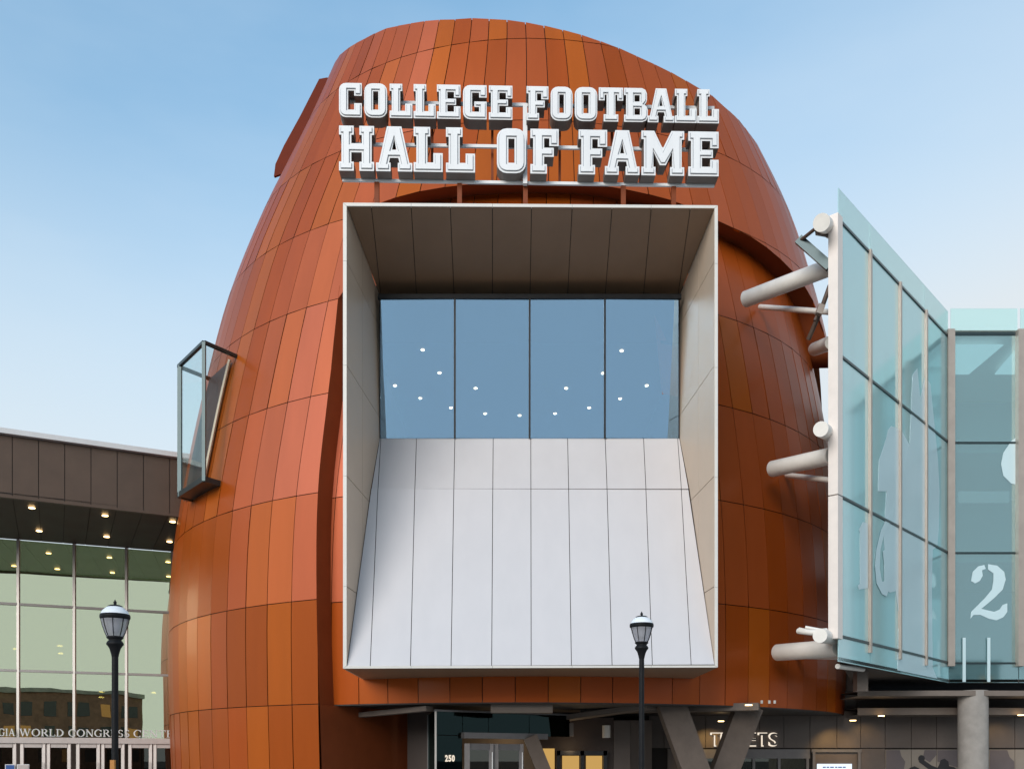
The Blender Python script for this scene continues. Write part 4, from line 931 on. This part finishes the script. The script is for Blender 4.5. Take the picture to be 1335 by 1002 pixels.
for x0, x1 in ((606, 643), (643.5, 682)):
    pa, pb = vz(x0, 0, -.12), vz(x1, 0, -.12); e = (pb-pa).normalized(); zt4 = zdr-.3
    dr = part('door', join(bar(pa+e*.1, Z(pa+e*.1, zt4), .2, .08), bar(pb-e*.1, Z(pb-e*.1, zt4), .2, .08), bar(Z(pa+e*.2, zt4-.12), Z(pb-e*.2, zt4-.12), .08, .24)), M['greyfr'], ent)
    part('pane', slab([Z(pa+e*.2, 0), Z(pb-e*.2, 0), Z(pb-e*.2, zt4-.24), Z(pa+e*.2, zt4-.24)], .02), M['darkglass'], dr)
    part('handle', bar(Z(pb-e*.1, 1.0)+vg.n*.1, Z(pb-e*.1, 1.9)+vg.n*.1, .035), M['white'], dr)
zq = vg.at(590, 992).z; zq1 = vg.at(590, 983.5).z; c0 = 580.5
for ch in '250':
    pa, pb = vz(c0, zq, -.06), vz(c0+3.6, zq, -.06)
    letter3d(ch, pa, vg.e, zq1-zq, M['halo'], ent, bold=.03, depth=.02, name='numeral', w=(pb-pa).length, label='white numeral '+ch); c0 += 4.4
part('inner_wall', slab([at(600, 960, 53), at(716, 960, 53), at(716, 1030, 53), at(600, 1030, 53)], .1), M['beige'], ent)
for xa, xb, yt in ((707, 723, 975), (733, 755, 984.5), (764, 785, 984.5)):
    w_ = part('lit_pane', slab([at(xa, yt, 52), at(xb, yt, 52), at(xb, 1026, 52), at(xa, 1026, 52)], .03), M['yellow'], ent, label='warm lit window pane')
part('back_wall', slab([at(700, 935, 52.1), at(800, 935, 52.1), at(800, 1030, 52.1), at(700, 1030, 52.1)], .2), M['dkwall'], base)
for x in (728, 759, 789): part('window_post', bar(at(x, 978, 51.7), at(x, 1028, 51.7), .16), M['black'], ent)
part('window_head', bar(at(726, 981, 51.7), at(792, 981, 51.7), .16, .2), M['black'], ent)
part('wall_panel', slab([at(800, 938, 52), at(822, 938, 52), at(822, 1028, 52), at(800, 1028, 52)], .1, .01), M['taupe'], base)
part('wall_panel', slab([at(822, 938, 52.2), at(850, 938, 54), at(850, 1028, 54), at(822, 1028, 52.2)], .1, .01), M['taupe'], base)
cl = part('wall_lamp', tube([at(790.5, 961, 50.5), at(790.5, 945, 50.5)], .17, 18), M['trim']); tag(cl, 'short white cylinder light by the lit windows', 'lamp')
cl2 = part('column_cap', bar(at(745, 942, 49.3), at(745, 959, 49.3), .16), M['ledge'], ent)
# warm light inside the entrance, shown lit in the photograph
for p, en in ((at(660, 965, 50.5), 5), (at(745, 975, 50.8), 4)):
    ld = bpy.data.lights.new('entrance_lamp', 'POINT'); ld.energy = en; ld.color = (1, .7, .4); ld.shadow_soft_size = .2
    lo_ = link(bpy.data.objects.new('entrance_lamp', ld)); lo_.parent = ent; lo_.location = p-ent.location
# small suspended lights under the right edge of the overhang
for x in (932, 941, 946, 993, 1003, 1010): part('soffit_spot', lathe([(0, 0), (.05, 0), (.05, .12)], at(x, 914.5+(x > 970)*2.0, 47), 8), M['trim'], hall)

# ------------------------------------------------------------------ street lamps
def lamp(px_, D, ptop, label):
    X = (px_-667.5)/1200*D; top = EYE+(990-ptop)/1200*D; u = 37.5/38*.4/37.5      # metres per surveyed pixel
    t = thing('street_lamp', (X, D, .12), label, 'street lamp', 'black acorn street lamps in front of the buildings')
    g = lambda y: top-(y-781.5)*u                      # heights down from the finial tip
    c = Vector((X, D, 0)); L_ = lambda prof: lathe([(r*u, g(y)) for r, y in prof], c)
    part('pole', lathe([(.16, .12), (.16, .22), (.13, .26), (.12, .5), (.075, .62), (.055, .75), (4.3*u, 1.0), (4.1*u, g(853))], c), M['iron'], t, smooth=True)
    part('capital', L_([(4.2, 857), (5.0, 853), (7, 846), (9.5, 842), (10.6, 841), (10.9, 839), (9, 836), (7.6, 835), (9.3, 833), (10.6, 832), (10.6, 830), (0, 830)]), M['iron'], t, smooth=True)
    part('globe', L_([(10.0, 830), (12.5, 824), (15.5, 815), (17.6, 806.5)]), M['lampglass'], t, smooth=True)
    part('lamp_bulb', L_([(0, 826), (4, 825), (6, 818), (6, 812), (3, 808), (0, 807)]), M['lampwhite'], t, smooth=True)
    part('ring', L_([(17.4, 807.5), (18.9, 806), (19.1, 803), (18.6, 801), (17.0, 800.5)]), M['iron'], t, smooth=True)
    part('dome', L_([(18.0, 801.5), (16.5, 797), (12.5, 793.2), (9.3, 791), (8.5, 790.6)]), M['lampwhite'], t, smooth=True)
    part('finial', L_([(9.2, 791.2), (9.4, 789.8), (6.5, 788.6), (2.2, 788), (1.6, 786.5), (2.3, 785.5), (1.9, 784), (.9, 783), (.6, 781.5), (0, 781.3)]), M['iron'], t, smooth=True)
    for k_ in range(8):
        a = 2*math.pi*(k_+.3)/8; d = Vector((math.cos(a), math.sin(a), 0))
        part('rib', tube([c+d*(r*u)+Vector((0, 0, g(y))) for r, y in ((10.3, 830), (12.9, 824), (15.9, 815), (18.0, 806))], .006, 5), M['iron'], t)
    return t
l1 = lamp(150, 12.8, 781.5, 'nearer black street lamp with white domed acorn globe before the glass doors')
lamp(836.5, 15.45, 796.8, 'farther black street lamp with acorn globe before the ticket columns')
part('outlet_box', box((l1.location.x+.0, 12.8-.07, EYE-.07), (.06, .05, .14)), M['lampamber'], l1)

# ------------------------------------------------------------------ across the street, behind the viewer: what the glass reflects
def block(x, y, w, d, h, m, lab, nx, nz_):
    b = thing('street_building', (x, y, 0), lab, 'building')
    part('wall', box((x, y, h/2), (w, d, h)), M[m], b)
    part('roof_parapet', box((x, y, h+.3), (w+.6, d+.6, .6)), M['stone'], b)
    ws = []
    for i in range(nx):
        for j in range(nz_):
            ws.append(box((x-w/2+w*(i+.5)/nx, y+d/2+.02, h*(j+.6)/(nz_+.3)), (w/nx*.5, .08, h/nz_*.5)))
    part('windows', join(*[w for i, w in enumerate(ws) if i % 5 != 2]), M['shutter'], b); part('lit_windows', join(*ws[2::5]), M['litwin'], b)
block(-72, -62, 30, 18, 17, 'brick', 'brown brick block across the street', 8, 4)
block(-108, -50, 26, 20, 12, 'stone', 'low pale stone block across the street', 6, 3)
block(-36, -78, 24, 20, 26, 'stone', 'tall pale stone tower across the street', 6, 7)
block(12, -80, 30, 22, 13, 'brick', 'wide red brick block across the street', 8, 3)
block(60, -70, 28, 22, 16, 'stone', 'pale office block across the street', 7, 4)
def tree(x, y, h, lab, sd_):
    rg = random.Random(sd_); t = thing('street_tree', (x, y, 0), lab, 'tree')
    part('trunk', join(tube([(x, y, 0), (x+.1, y, h*.3), (x, y+.1, h*.6)], [.28, .2, .1], 8), *[tube([(x, y, h*.3), (x+h*.16*math.cos(a), y+h*.16*math.sin(a), h*.62)], [.12, .04], 6) for a in (0, 1.6, 3.1, 4.7)]), M['bark'], t)
    V, F = [], []
    cl_ = [(Vector((rg.gauss(0, .17), rg.gauss(0, .17), .66+rg.gauss(0, .12)))*h, rg.uniform(.09, .16)*h) for _ in range(14)]
    for _ in range(2600):
        c, r = rg.choice(cl_); d = Vector((rg.gauss(0, 1), rg.gauss(0, 1), rg.gauss(0, 1))).normalized()*r*rg.uniform(.5, 1)
        p = Vector((x, y, 0))+c+d; a = Vector((rg.gauss(0, 1), rg.gauss(0, 1), rg.gauss(0, 1))).normalized(); b = a.orthogonal().normalized(); s = h*.022
        n = len(V); V += [p-a*s, p+b*s*.6, p+a*s, p-b*s*.6]; F.append((n, n+1, n+2, n+3))
    part('crown', (V, F), M['leaf'], t)
for i, (x, y, h, lab) in enumerate(((-88, -34, 10, 'broad street tree left across the road'), (-64, -36, 12, 'tall street tree across the road'), (-48, -44, 9, 'small street tree beside the stone tower'), (30, -40, 11, 'street tree before the brick block'), (52, -38, 12, 'street tree before the office block'), (78, -30, 10, 'outermost street tree on the right'))):
    tree(x, y, h, lab, 50+i)
